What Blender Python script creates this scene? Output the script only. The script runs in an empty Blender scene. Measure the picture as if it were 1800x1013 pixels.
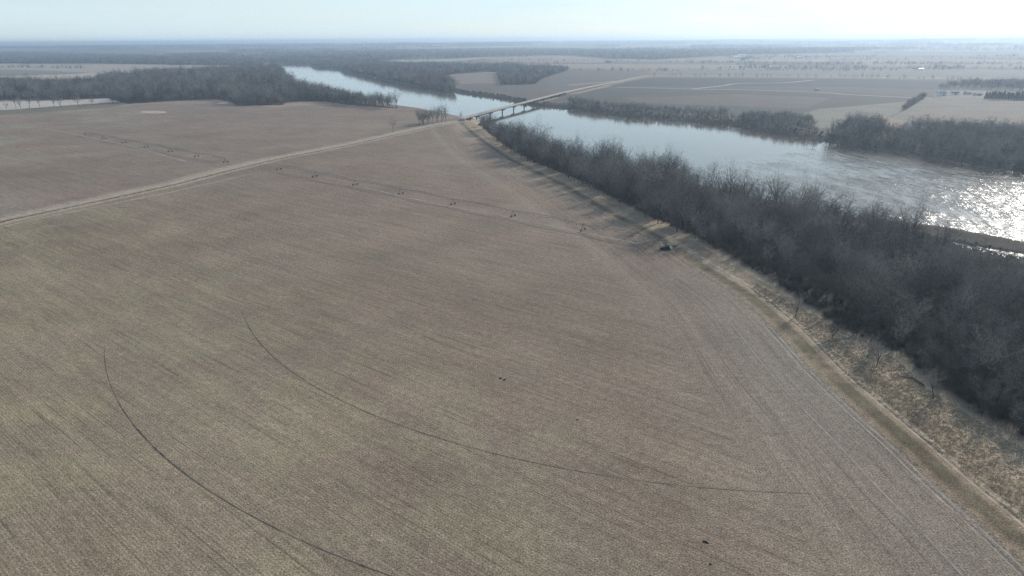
import bpy, math, random
import numpy as np
from mathutils import Vector, Matrix

S = bpy.context.scene
COL = S.collection
rng = np.random.default_rng(7)
random.seed(7)

# ------------------------------------------------------------------ camera
CAM_H = 100.0
FPX = 1216.0                                   # focal length in pixels of the 1800 px wide photograph
PITCH = math.atan(437 / FPX)
ROLL = math.atan(15 / 1800)
_F = np.array([0, math.cos(PITCH), -math.sin(PITCH)])
_R = np.array([1.0, 0, 0])
_U = np.array([0, math.sin(PITCH), math.cos(PITCH)])
_R2 = math.cos(ROLL) * _R - math.sin(ROLL) * _U
_U2 = math.cos(ROLL) * _U + math.sin(ROLL) * _R
cd = bpy.data.cameras.new('camera')
cam = bpy.data.objects.new('camera', cd)
COL.objects.link(cam)
cd.sensor_width = 36.0
cd.lens = 36.0 * FPX / 1800.0
cd.clip_start = 0.5
cd.clip_end = 90000.0
cam.matrix_world = Matrix(((_R2[0], _U2[0], -_F[0], 0), (_R2[1], _U2[1], -_F[1], 0),
                           (_R2[2], _U2[2], -_F[2], CAM_H), (0, 0, 0, 1)))
S.camera = cam

# ------------------------------------------------------------------ world, sun, exposure
SUN_AZ = 40.0        # degrees to the right of straight ahead (+Y)
SUN_EL = 24.0
world = bpy.data.worlds.new('World')
S.world = world
world.use_nodes = True
nt = world.node_tree
nt.nodes.clear()
wo = nt.nodes.new('ShaderNodeOutputWorld')
bg = nt.nodes.new('ShaderNodeBackground')
sky = nt.nodes.new('ShaderNodeTexSky')
sky.sky_type = 'NISHITA'
sky.sun_disc = False
sky.sun_elevation = math.radians(SUN_EL)
sky.sun_rotation = math.radians(SUN_AZ)
sky.altitude = 400
sky.air_density = 1.0
sky.dust_density = 0.6
sky.ozone_density = 1.6
bg.inputs['Strength'].default_value = 0.09
# thin high cloud: noise on the sky direction, stretched flat
tc = nt.nodes.new('ShaderNodeTexCoord')
mp = nt.nodes.new('ShaderNodeMapping')
mp.inputs['Scale'].default_value = (1.6, 1.6, 14.0)
nz = nt.nodes.new('ShaderNodeTexNoise')
nz.inputs['Scale'].default_value = 2.2
nz.inputs['Detail'].default_value = 6
nz.inputs['Roughness'].default_value = 0.55
cr = nt.nodes.new('ShaderNodeMapRange')
cr.inputs['From Min'].default_value = 0.42
cr.inputs['From Max'].default_value = 0.8
cr.inputs['To Min'].default_value = 0.72
cr.inputs['To Max'].default_value = 1.0
mx = nt.nodes.new('ShaderNodeMix')
mx.data_type = 'RGBA'
mx.inputs['B'].default_value = (6.2, 7.9, 8.9, 1)
L = nt.links.new
L(tc.outputs['Generated'], mp.inputs['Vector'])
L(mp.outputs['Vector'], nz.inputs['Vector'])
L(nz.outputs['Fac'], cr.inputs['Value'])
# haze whitens the sky towards the horizon
sep = nt.nodes.new('ShaderNodeSeparateXYZ')
L(tc.outputs['Generated'], sep.inputs[0])
fall = nt.nodes.new('ShaderNodeMapRange')
fall.interpolation_type = 'SMOOTHSTEP'
fall.inputs['From Min'].default_value = 0.0
fall.inputs['From Max'].default_value = 0.75
fall.inputs['To Min'].default_value = 0.95
fall.inputs['To Max'].default_value = 0.12
L(sep.outputs['Z'], fall.inputs['Value'])
fm_ = nt.nodes.new('ShaderNodeMath')
fm_.operation = 'MULTIPLY'
L(cr.outputs['Result'], fm_.inputs[0])
L(fall.outputs['Result'], fm_.inputs[1])
L(fm_.outputs[0], mx.inputs['Factor'])
L(sky.outputs['Color'], mx.inputs['A'])
L(mx.outputs['Result'], bg.inputs['Color'])
L(bg.outputs['Background'], wo.inputs['Surface'])

sd = bpy.data.lights.new('sun', 'SUN')
sun = bpy.data.objects.new('sun', sd)
COL.objects.link(sun)
sd.energy = 3.6
sd.angle = math.radians(0.6)
sd.color = (1.0, 0.94, 0.86)
_a, _e = math.radians(SUN_AZ), math.radians(SUN_EL)
_dir = Vector((math.sin(_a) * math.cos(_e), math.cos(_a) * math.cos(_e), math.sin(_e)))
sun.rotation_euler = _dir.to_track_quat('Z', 'Y').to_euler()
sun.location = (0, 0, 300)

S.view_settings.view_transform = 'Standard'
S.view_settings.look = 'None'
S.view_settings.gamma = 1.0
S.view_settings.exposure = 0.38
S.view_settings.use_curve_mapping = False
S.render.engine = 'CYCLES'
S.cycles.use_denoising = True
S.cycles.denoising_prefilter = 'NONE'
S.cycles.max_bounces = 4
S.cycles.diffuse_bounces = 2
S.cycles.glossy_bounces = 2
S.cycles.volume_bounces = 0
S.cycles.sample_clamp_indirect = 4.0
S.cycles.sample_clamp_direct = 12.0
S.cycles.caustics_reflective = False


# ------------------------------------------------------------------ helpers
def G(x, y, z=0.0):
    """a direction seen from the drone, followed down to height z: a point on the ground"""
    d = _F * FPX + _R2 * (x - 900.0) + _U2 * (506.5 - y)
    t = (z - CAM_H) / d[2]
    return (d[0] * t, d[1] * t)


def GP(pts, z=0.0):
    return np.array([G(x, y, z) for x, y in pts])


def inside(px, py, poly):
    r = np.zeros(px.shape, bool)
    n = len(poly)
    x0, y0 = poly.min(0)
    x1, y1 = poly.max(0)
    sel = (px >= x0) & (px <= x1) & (py >= y0) & (py <= y1)
    if not sel.any():
        return r
    qx, qy = px[sel], py[sel]
    rr = np.zeros(qx.shape, bool)
    j = n - 1
    for i in range(n):
        xi, yi = poly[i]
        xj, yj = poly[j]
        if yi != yj:
            c = ((yi > qy) != (yj > qy)) & (qx < (xj - xi) * (qy - yi) / (yj - yi) + xi)
            rr ^= c
        j = i
    r[sel] = rr
    return r


def linedist(px, py, line, closed=False):
    """distance, signed side (+ left of travel), arc length"""
    best = np.full(px.shape, 1e18)
    side = np.zeros(px.shape)
    arc = np.zeros(px.shape)
    s0 = 0.0
    n = len(line)
    for i in range(n if closed else n - 1):
        a = line[i]
        b = line[(i + 1) % n]
        d = b - a
        l2 = float(d @ d)
        if l2 == 0:
            continue
        t = np.clip(((px - a[0]) * d[0] + (py - a[1]) * d[1]) / l2, 0, 1)
        ex = px - a[0] - t * d[0]
        ey = py - a[1] - t * d[1]
        q = ex * ex + ey * ey
        m = q < best
        best[m] = q[m]
        side[m] = (d[0] * ey - d[1] * ex)[m]
        arc[m] = (s0 + t * math.sqrt(l2))[m]
        s0 += math.sqrt(l2)
    return np.sqrt(best), np.sign(side), arc


def smooth(line, k=6):
    """Catmull-Rom through the points"""
    P = np.vstack([2 * line[0] - line[1], line, 2 * line[-1] - line[-2]])
    out = []
    for i in range(1, len(P) - 2):
        for t in np.arange(k) / k:
            out.append(0.5 * ((2 * P[i]) + (-P[i - 1] + P[i + 1]) * t + (2 * P[i - 1] - 5 * P[i] + 4 * P[i + 1] - P[i + 2]) * t * t
                              + (-P[i - 1] + 3 * P[i] - 3 * P[i + 1] + P[i + 2]) * t ** 3))
    out.append(P[-2])
    return np.array(out)


def sstep(x, a, b):
    t = np.clip((x - a) / (b - a), 0, 1)
    return t * t * (3 - 2 * t)


_perm = rng.random((256, 256))


def vnoise(x, y):
    xi = np.floor(x).astype(int)
    yi = np.floor(y).astype(int)
    fx = x - xi
    fy = y - yi
    fx = fx * fx * (3 - 2 * fx)
    fy = fy * fy * (3 - 2 * fy)
    a = _perm[xi & 255, yi & 255]
    b = _perm[(xi + 1) & 255, yi & 255]
    c = _perm[xi & 255, (yi + 1) & 255]
    d = _perm[(xi + 1) & 255, (yi + 1) & 255]
    return (a * (1 - fx) + b * fx) * (1 - fy) + (c * (1 - fx) + d * fx) * fy


def fbm(x, y, o=4):
    s = 0
    a = 0.5
    for k in range(o):
        s = s + a * vnoise(x * 2 ** k + 17.3 * k, y * 2 ** k + 5.1 * k)
        a *= 0.5
    return s / (1 - 0.5 ** o)


def mesh_np(name, v, f, mat=None, smooth_=False):
    """v (n,3), f (m,3) or (m,4)"""
    me = bpy.data.meshes.new(name)
    v = np.asarray(v, np.float32)
    f = np.asarray(f, np.int32)
    me.vertices.add(len(v))
    me.vertices.foreach_set('co', v.ravel())
    k = f.shape[1]
    me.loops.add(f.size)
    me.loops.foreach_set('vertex_index', f.ravel())
    me.polygons.add(len(f))
    me.polygons.foreach_set('loop_start', np.arange(len(f), dtype=np.int32) * k)
    me.polygons.foreach_set('use_smooth', np.full(len(f), smooth_))
    me.update(calc_edges=True)
    if mat:
        me.materials.append(mat)
    return me


def link(name, data, parent=None, loc=(0, 0, 0), rotz=0.0):
    o = bpy.data.objects.new(name, data)
    COL.objects.link(o)
    o.location = loc
    o.rotation_euler = (0, 0, rotz)
    if parent:
        o.parent = parent
    return o


def tag(o, label=None, cat=None, group=None, kind=None):
    if label:
        o['label'] = label
    if cat:
        o['category'] = cat
    if group:
        o['group'] = group
    if kind:
        o['kind'] = kind
    return o


class MB:
    """collects boxes, bars and tubes into one mesh"""

    def __init__(self):
        self.v = []
        self.f = []

    def box(self, c, s, rz=0.0):
        n = len(self.v)
        ca, sa = math.cos(rz), math.sin(rz)
        for dz in (-.5, .5):
            for dx, dy in ((-.5, -.5), (.5, -.5), (.5, .5), (-.5, .5)):
                x, y = dx * s[0], dy * s[1]
                self.v.append((c[0] + x * ca - y * sa, c[1] + x * sa + y * ca, c[2] + dz * s[2]))
        for q in ((3, 2, 1, 0), (4, 5, 6, 7), (0, 1, 5, 4), (1, 2, 6, 5), (2, 3, 7, 6), (3, 0, 4, 7)):
            self.f.append([n + i for i in q])
        return self

    def tube(self, a, b, r0, r1=None, k=6, cap=True):
        a, b = Vector(a), Vector(b)
        r1 = r0 if r1 is None else r1
        d = (b - a).normalized()
        u = d.cross(Vector((0, 0, 1)) if abs(d.z) < 0.9 else Vector((1, 0, 0))).normalized()
        w = d.cross(u)
        n = len(self.v)
        for p, r in ((a, r0), (b, r1)):
            for i in range(k):
                t = 2 * math.pi * i / k
                self.v.append(tuple(p + (u * math.cos(t) + w * math.sin(t)) * r))
        for i in range(k):
            j = (i + 1) % k
            self.f.append([n + i, n + j, n + k + j, n + k + i])
        if cap:
            self.f.append([n + i for i in range(k)][::-1])
            self.f.append([n + k + i for i in range(k)])
        return self

    def poly(self, pts, faces):
        n = len(self.v)
        self.v += [tuple(p) for p in pts]
        self.f += [[n + i for i in q] for q in faces]
        return self

    def mesh(self, name, mat, bevel=False):
        me = bpy.data.meshes.new(name)
        me.from_pydata(self.v, [], self.f)
        me.update()
        me.materials.append(mat)
        return me

    def build(self, name, mat, parent=None, loc=(0, 0, 0), rotz=0.0):
        return link(name, self.mesh(name, mat), parent, loc, rotz)


# ------------------------------------------------------------------ materials
def newmat(name, rough=0.9, spec=0.2):
    m = bpy.data.materials.new(name)
    m.use_nodes = True
    b = m.node_tree.nodes['Principled BSDF']
    b.inputs['Roughness'].default_value = rough
    b.inputs['Specular IOR Level'].default_value = spec
    return m, m.node_tree, b


def node(nt, t, **kw):
    n = nt.nodes.new(t)
    for k, v in kw.items():
        if k in n.inputs:
            n.inputs[k].default_value = v
        else:
            setattr(n, k, v)
    return n


def simple(name, c, rough=0.85, spec=0.2, var=0.25, scale=1.5, metal=0.0, per_object=0.0, bump=0.0):
    m, nt, b = newmat(name, rough, spec)
    L = nt.links.new
    tc = node(nt, 'ShaderNodeTexCoord')
    n = node(nt, 'ShaderNodeTexNoise', Scale=scale, Detail=4.0)
    L(tc.outputs['Object'], n.inputs['Vector'])
    r = node(nt, 'ShaderNodeMapRange')
    r.inputs['From Min'].default_value = 0.25
    r.inputs['From Max'].default_value = 0.75
    r.inputs['To Min'].default_value = 1 - var
    r.inputs['To Max'].default_value = 1 + var
    L(n.outputs['Fac'], r.inputs['Value'])
    v = node(nt, 'ShaderNodeVectorMath', operation='SCALE')
    v.inputs[0].default_value = c
    if per_object:
        oi = node(nt, 'ShaderNodeObjectInfo')
        r2 = node(nt, 'ShaderNodeMapRange')
        r2.inputs['To Min'].default_value = 1 - per_object
        r2.inputs['To Max'].default_value = 1 + per_object
        L(oi.outputs['Random'], r2.inputs['Value'])
        mm = node(nt, 'ShaderNodeMath', operation='MULTIPLY')
        L(r.outputs['Result'], mm.inputs[0])
        L(r2.outputs['Result'], mm.inputs[1])
        L(mm.outputs[0], v.inputs['Scale'])
    else:
        L(r.outputs['Result'], v.inputs['Scale'])
    L(v.outputs[0], b.inputs['Base Color'])
    b.inputs['Metallic'].default_value = metal
    if bump:
        bp = node(nt, 'ShaderNodeBump', Strength=bump, Distance=0.1)
        L(n.outputs['Fac'], bp.inputs['Height'])
        L(bp.outputs[0], b.inputs['Normal'])
    return m


M = {
    'bark': simple('bark', (0.10, 0.092, 0.08), per_object=0.45, scale=0.8),
    'twig': simple('twig', (0.205, 0.187, 0.168), per_object=0.75, scale=0.4),
    'shrub': simple('shrub_stems', (0.095, 0.08, 0.062), per_object=0.4, scale=0.6),
    'needle': simple('evergreen_needles', (0.03, 0.05, 0.035), per_object=0.3, var=.5),
    'concrete': simple('concrete', (0.42, 0.41, 0.38), var=0.12, scale=0.4),
    'shaded_concrete': simple('shaded_concrete', (0.30, 0.28, 0.26), var=0.15, scale=0.3),
    'girder': simple('weathered_girder', (0.05, 0.055, 0.06), rough=0.6, var=0.2),
    'rail': simple('galvanised_rail', (0.45, 0.46, 0.47), rough=0.5, metal=0.4, var=0.1),
    'galv': simple('galvanised_steel', (0.24, 0.235, 0.225), rough=0.6, metal=0.2, var=0.15),
    'rubber': simple('muddy_tyre', (0.14, 0.12, 0.10), rough=0.9, var=0.2),
    'black': simple('black_paint', (0.012, 0.012, 0.013), rough=0.5, spec=0.4, var=0.2),
    'white': simple('white_paint', (0.78, 0.78, 0.76), rough=0.6, var=0.06),
    'roof_white': simple('white_metal_roof', (0.8, 0.82, 0.84), rough=0.4, var=0.05),
    'roof_grey': simple('grey_shingles', (0.16, 0.16, 0.17), var=0.2),
    'roof_tan': simple('tan_metal_roof', (0.42, 0.38, 0.32), var=0.1),
    'wall_tan': simple('tan_siding', (0.5, 0.45, 0.38), var=0.08),
    'barn_red': simple('faded_red_boards', (0.22, 0.06, 0.045), var=0.2),
    'glass': simple('dark_window_glass', (0.03, 0.035, 0.04), rough=0.1, spec=0.5, var=0.05),
    'log': simple('dead_wood', (0.05, 0.043, 0.036), var=0.3),
    'bleached': simple('bleached_wood', (0.75, 0.72, 0.68), var=0.1),
    'dark_soil': simple('dark_soil', (0.06, 0.052, 0.045), var=0.3),
    'straw': simple('straw_heap', (0.55, 0.42, 0.26), var=0.2, scale=3, bump=.5),
}

# ------------------------------------------------------------------ plan of the place (all on the ground, metres)
far_bank = smooth(GP([(470, 111.5), (520, 112), (547, 113), (556, 118), (595, 120), (612, 127), (640, 133), (680, 142), (725, 150.5), (770, 156.5),
                      (812, 164), (850, 169), (895, 176), (935, 185), (1000, 190.5), (1100, 203), (1200, 211), (1300, 221.5),
                      (1400, 238), (1500, 254), (1600, 267), (1700, 285), (1800, 303), (1950, 335), (2200, 400), (2700, 540)], -4.0), 3)
near_bank = smooth(GP([(3600, 1100), (2500, 690), (2200, 570), (1950, 470), (1800, 432), (1700, 412), (1640, 402), (1500, 388), (1400, 368), (1300, 346), (1200, 322), (1100, 298),
                       (1000, 276), (920, 250), (870, 226), (835, 212), (805, 207), (770, 200), (735, 193), (690, 187), (650, 181), (600, 174),
                       (550, 163), (515, 150), (500, 136), (490, 123), (470, 112.8)], -4.0), 3)
river_poly = np.vstack([far_bank, near_bank])
slough_poly = GP([(1655, 423.5), (1720, 436), (1800, 449), (1900, 470), (2100, 520), (2100, 531), (1900, 478.5), (1800, 455.5), (1720, 441.5)], -4.0)

levee = smooth(GP([(818, 213), (845, 236), (872, 254), (900, 272), (935, 289), (1000, 319), (1050, 347), (1100, 374), (1170, 408), (1250, 458),
                   (1330, 505), (1400, 560), (1480, 637), (1560, 705), (1640, 770), (1720, 838), (1800, 902), (1950, 1030), (2300, 1350)], 2.0), 4)
road_l = GP([(-420, 500), (-200, 438), (0, 385), (150, 354), (300, 322), (390, 299), (480, 278), (600, 255), (700, 233), (770, 217.5)], 0.6)
BR0 = np.array(G(813, 208.5, 3.0))
BR1 = np.array(G(991, 162.5, 5.0))
road_f = np.vstack([BR1, GP([(1060, 149), (1100, 140), (1125, 134.5), (1142, 132)], 2.0),
                    GP([(1300, 133), (1800, 138)], 0.5)])
road_all = np.vstack([road_l, BR0, BR1, road_f[1:]])
_rd = np.concatenate([[0], np.cumsum(np.hypot(*np.diff(road_all, axis=0).T))])
S_BR0 = _rd[len(road_l)]
S_BR1 = _rd[len(road_l) + 1]

PIVOT = np.array(G(1170, 435))
ROWN = np.array([0.632, 0.775])           # across the crop rows
ROWD = np.array([0.775, -0.632])          # along the crop rows

wood_near = GP([(838, 221), (880, 256), (930, 286), (1000, 314), (1060, 345), (1130, 382), (1200, 413), (1260, 448), (1330, 488), (1400, 538),
                (1450, 575), (1500, 600), (1560, 625), (1640, 690), (1700, 735), (1800, 785), (1950, 850), (2300, 1010), (2500, 800), (2200, 590),
                (1950, 490), (1800, 460), (1720, 445), (1640, 426), (1500, 398), (1400, 378), (1300, 355), (1200, 331), (1100, 306), (1000, 284), (920, 258), (870, 233), (845, 218)])
W_LEFT = GP([(-200, 178), (0, 176), (110, 175), (190, 173), (225, 183), (300, 178), (380, 174.5), (408, 180), (415, 186), (497, 185), (505, 178), (580, 179), (560, 166),
             (520, 152), (505, 142), (496, 126), (480, 119), (450, 124), (380, 127), (300, 132), (230, 136), (170, 143), (175, 149), (90, 151), (0, 150), (-200, 149)])
W_BANK = GP([(575, 179), (610, 184), (650, 187), (690, 190.5), (700, 190), (650, 182), (600, 175), (560, 166)])
W_FARBANK = GP([(600, 121.5), (640, 131), (690, 142), (740, 151), (790, 159.5), (806, 158), (785, 142), (792, 131), (850, 127), (925, 128), (905, 119), (780, 118),
                (690, 115), (640, 110), (600, 108)])
W_POINT = GP([(466, 109.5), (545, 111.5), (556, 116.5), (600, 119.5), (600, 108), (540, 104), (500, 103), (470, 104.5)])
W_E = GP([(880, 150), (940, 149), (955, 138), (1000, 124), (900, 118), (872, 125)])
W_MIDBAND = GP([(590, 99), (780, 98.5), (860, 96.5), (1000, 97.5), (1070, 103), (1150, 105.5), (1210, 102), (1300, 97), (1500, 92.5), (1500, 88), (1300, 90), (1100, 91), (900, 88.5), (700, 92), (590, 94)])
W_LB = GP([(-100, 112), (150, 111.5), (300, 114), (460, 116), (474, 105), (300, 101), (150, 97), (-100, 99)])
W_RIGHT = GP([(1440, 243), (1478, 232), (1495, 224), (1545, 228), (1562, 246), (1598, 235), (1700, 231), (1950, 245), (2300, 270), (2300, 425), (1950, 334), (1800, 301), (1700, 283), (1600, 265), (1500, 252)])
W_BRUSH = GP([(1000, 187), (1100, 201), (1200, 209), (1300, 219), (1400, 236), (1440, 243), (1428, 215), (1340, 208), (1200, 197), (1100, 190), (1000, 178)])
W_FARM = GP([(1640, 158), (1700, 156), (1800, 160), (2100, 172), (2100, 152), (1800, 149), (1690, 149)])
W_HEDGE = GP([(1583, 194), (1590, 195), (1626, 173), (1619, 172)])
SPIT = GP([(1600, 399), (1700, 414), (1800, 434), (1900, 457), (1900, 467), (1800, 447), (1720, 433), (1650, 421), (1590, 408)])


# ------------------------------------------------------------------ terrain height
def terrain(x, y):
    """height of the ground, and the fields the material needs"""
    r = np.hypot(x, y)
    z = 0.5 * (fbm(x / 180, y / 180, 3) - 0.5)
    # low hills far away
    far = sstep(r, 4500, 16000)
    z = z + far * (58 + 55 * (fbm(x / 5200 + 3, y / 5200 + 8, 3) - 0.5) + 10 * (fbm(x / 1500, y / 1500, 2) - .5))
    near = r < 7500
    ld = np.full(x.shape, 500.0)
    rdist = np.full(x.shape, 500.0)
    bank = np.full(x.shape, 500.0)
    xs, ys = x[near], y[near]
    # levee
    d, s, _ = linedist(xs, ys, levee)
    ldn = d * s
    ld[near] = ldn
    zz = z[near]
    zl = 2.0 * (1 - sstep(d, 1.8, 8.5)) - 0.35 * np.exp(-((ldn + 10.5) / 2.0) ** 2)
    zz = zz + zl
    # road embankment
    d, s, a = linedist(xs, ys, road_all)
    top = 0.6 + 2.4 * sstep(a, S_BR0 - 110, S_BR0)
    top = np.where(a > S_BR1, 1.0 + 4.0 * (1 - sstep(a, S_BR1, S_BR1 + 500)), top)
    w = 4.6
    emb = top * (1 - sstep(d, w, w + 3 + top * 2.6)) - 0.55 * np.exp(-((d - w - 3 - top * 2.6) / 2.2) ** 2)
    gap = (a > S_BR0 + 1) & (a < S_BR1 - 26)
    emb = np.where(gap, 0, emb)
    zz = zz + emb
    rdist[near] = d * s
    # river channel
    d, _, _ = linedist(xs, ys, river_poly, closed=True)
    ins = inside(xs, ys, river_poly)
    sdv = np.where(ins, -d, d)
    jit = 2.5 * (fbm(xs / 14, ys / 14, 3) - 0.5)
    sdv = sdv + jit
    cut = -7.0 + 7.0 * sstep(sdv, -14, 9) ** 0.8
    bank[near] = sdv
    zz = np.minimum(zz, zz * sstep(sdv, 0, 14) + cut)
    d, _, _ = linedist(xs, ys, slough_poly, closed=True)
    ins = inside(xs, ys, slough_poly)
    sv = np.where(ins, -d, d)
    zz = np.minimum(zz, -3.3 + 3.3 * sstep(sv, 9, 46))
    zz = np.minimum(zz, -5.2 + 2.6 * sstep(sv, -.5, 5.5) + 2.6 * sstep(sv, 5.5, 12))
    z[near] = zz
    return z, ld, rdist, bank


# polar sheet, fine where the photograph looks
ang = np.radians(np.concatenate([np.arange(-41, 41, 0.125), np.arange(41, 60, 1.0), np.arange(60, 300, 5.0), np.arange(300, 319, 1.0)]))
rad = np.concatenate([[1, 8, 20, 35, 50, 65, 78, 88], 95 * 1.0062 ** np.arange(0, 946)])
AA, RR = np.meshgrid(ang, rad)
X = (RR * np.sin(AA)).ravel()
Y = (RR * np.cos(AA)).ravel()
Z, LD, RD, BK = terrain(X, Y)
na, nr = len(ang), len(rad)
idx = np.arange(na * nr).reshape(nr, na)
nx = np.roll(idx, -1, axis=1)
quads = np.stack([idx[:-1], nx[:-1], nx[1:], idx[1:]], -1).reshape(-1, 4)[:, ::-1]

# ground colours (plain material colours of each field, wood floor, bank; slope shade painted on the levee)
C = np.empty((len(X), 3), np.float32)
C[:] = (0.225, 0.190, 0.158)
R_ = np.hypot(X, Y)
# far mosaic of section fields
th = math.radians(24)
cu = X * math.cos(th) - Y * math.sin(th)
cv = X * math.sin(th) + Y * math.cos(th)
row_ = np.floor(cv / 420).astype(int)
cu2 = cu + 377 * _perm[(row_ * 7) & 255, 3]
cx = np.floor(cu2 / (500 + 700 * _perm[(row_ * 13) & 255, 9])).astype(int)
h1 = _perm[(cx * 31 + 7) & 255, (row_ * 17 + 3) & 255]
h2 = _perm[(cx * 11 + 5) & 255, (row_ * 5 + 91) & 255]
pal = np.array([(0.23, 0.18, 0.14), (0.19, 0.165, 0.135), (0.31, 0.235, 0.17), (0.13, 0.115, 0.10), (0.36, 0.30, 0.23), (0.14, 0.155, 0.10), (0.27, 0.20, 0.15), (0.11, 0.10, 0.09)])
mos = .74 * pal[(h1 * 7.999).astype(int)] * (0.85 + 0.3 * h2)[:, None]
fm = sstep(Y, 1900, 2300) * 1.0
fm = np.where(R_ > 1900, 1.0, 0.0)
C = np.where(fm[:, None] > 0, mos, C).astype(np.float32)


def woods(x, y):
    # creek-side woodland winding over the far plain, and a few larger blocks
    a_ = np.abs(fbm(x / 2900 + 4, y / 1500 + 2, 4) - .5)
    return ((a_ < .011) | (fbm(x / 1500 + 40, y / 800, 4) > .70)) & (np.hypot(x, y) > 3700)


_w = woods(X, Y)

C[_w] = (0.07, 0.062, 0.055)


def paint(poly, c, k=1.0, feather=0.0):
    if isinstance(poly, list):
        poly = GP(poly)
    m = inside(X, Y, poly)
    C[m] = C[m] * (1 - k) + np.array(c, np.float32) * k
    return m


# rough ground along the far bank, darker than the fields
paint([(900, 178), (1000, 190), (1200, 211), (1400, 238), (1600, 267), (1800, 303), (2300, 430), (2500, 170), (1800, 142), (1150, 137), (1010, 165)], (0.125, 0.115, 0.10))
paint([(870, 152), (940, 150), (955, 138), (1000, 122), (1135, 124), (1145, 133), (1060, 146), (990, 163), (930, 180), (880, 172)], (0.155, 0.135, 0.115))
paint([(-400, 180), (-200, 140), (0, 112), (450, 116), (480, 120), (440, 142), (170, 144), (90, 175), (-200, 179)], (0.33, 0.30, 0.26))
paint([(-200, 128), (0, 123), (60, 123.5), (160, 128), (110, 132), (0, 137), (-200, 138)], (0.20, 0.20, 0.16))
paint([(-200, 137), (0, 134), (120, 131), (200, 128), (170, 143), (60, 137), (0, 137)], (0.42, 0.38, 0.33))
paint([(-200, 151), (0, 150), (90, 151), (150, 143), (0, 137), (-200, 139)], (0.17, 0.16, 0.13))
paint([(88, 144.5), (175, 145.5), (175, 150), (88, 150)], (0.45, 0.42, 0.36))
paint([(360, 99.5), (470, 99.5), (480, 104), (470, 106), (370, 103)], (0.36, 0.30, 0.24))
ICE = [(-200, 183), (0, 179), (100, 177), (190, 173.5), (210, 176), (205, 179), (130, 184), (60, 190), (0, 194), (-200, 202)]
paint(ICE, (0.44, 0.42, 0.385))
paint([(-200, 202), (0, 194), (60, 190), (130, 184), (205, 179), (230, 182), (190, 189), (60, 199), (0, 203), (-200, 218)], (0.17, 0.155, 0.12))
# fields across the river
paint([(784, 127.5), (850, 125.5), (905, 128), (920, 131), (918, 146), (800, 148), (788, 140)], (0.25, 0.20, 0.17))
paint([(795, 127), (850, 125.3), (900, 128), (901, 129.8), (850, 127.3), (796, 128.8)], (0.5, 0.47, 0.42))
paint([(800, 148), (918, 146), (880, 152), (1000, 150), (1045, 147), (990, 163), (940, 178), (900, 174), (850, 167), (812, 161)], (0.16, 0.14, 0.125))
paint([(645, 112), (700, 105), (790, 104), (850, 100), (860, 103), (790, 108), (700, 111), (650, 112)], (0.34, 0.33, 0.25))
paint([(860, 97.5), (1000, 99), (1060, 104), (1060, 110), (920, 110), (840, 103)], (0.30, 0.22, 0.17))
paint([(690, 80), (900, 78), (960, 83), (850, 88), (700, 88)], (0.34, 0.25, 0.19))
paint([(1150, 137), (1500, 139), (1720, 144), (1640, 158), (1500, 153), (1250, 152), (1060, 152), (1100, 143)], (0.08, 0.08, 0.075))
paint([(1000, 171), (1060, 155), (1250, 157), (1480, 162), (1645, 172), (1600, 192), (1420, 212), (1200, 196), (1060, 180)], (0.098, 0.096, 0.084))
paint([(1100, 172), (1300, 166), (1460, 172), (1420, 190), (1250, 186), (1120, 180)], (0.15, 0.13, 0.112))
paint([(1365, 212), (1440, 192), (1600, 178), (1583, 195), (1540, 220), (1490, 224), (1430, 226)], (0.24, 0.225, 0.18))
paint([(1583, 198), (1626, 173), (1720, 172), (1800, 178), (2200, 200), (2200, 262), (1800, 238), (1600, 234), (1560, 228), (1548, 215)], (0.25, 0.215, 0.172))
paint([(1545, 228), (1562, 246), (1598, 235), (1585, 212), (1555, 205)], (0.34, 0.26, 0.20))
paint([(1150, 121), (1720, 122), (2200, 130), (2200, 148), (1720, 141), (1150, 135)], (0.20, 0.185, 0.16))
paint([(1500, 104), (1800, 106), (2200, 112), (2200, 126), (1800, 119), (1500, 116)], (0.24, 0.18, 0.15))
paint([(1650, 159), (1740, 160), (1728, 174), (1640, 172)], (0.25, 0.23, 0.19))
paint([(248, 195.5), (270, 194.8), (293, 196), (292, 199), (270, 199.6), (250, 198.6)], (0.42, 0.36, 0.30))
paint([(383, 181), (400, 179.8), (402, 182), (384, 182.6)], (0.62, 0.60, 0.56))
paint([(410, 186), (480, 184), (560, 178), (700, 192), (650, 192), (560, 183), (480, 189)], (0.36, 0.27, 0.20), .8)
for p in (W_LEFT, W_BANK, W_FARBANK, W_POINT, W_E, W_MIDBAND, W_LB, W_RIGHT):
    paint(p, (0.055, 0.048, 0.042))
paint(W_BRUSH, (0.17, 0.145, 0.115))
paint(W_FARM, (0.17, 0.155, 0.12))

m = (np.abs(RD) < 26) & (Y > 1390) & (R_ < 2500)
e = (1 - sstep(np.abs(RD), 9, 20))[m, None]
C[m] = C[m] * (1 - e) + np.array((0.38, 0.30, 0.22)) * e
main_field = (RD < -14) & (LD < -9.5) & (BK > 6) & (Y < 1100)
far_field = (RD > 14) & (R_ < 1500) & (BK > 8)
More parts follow.
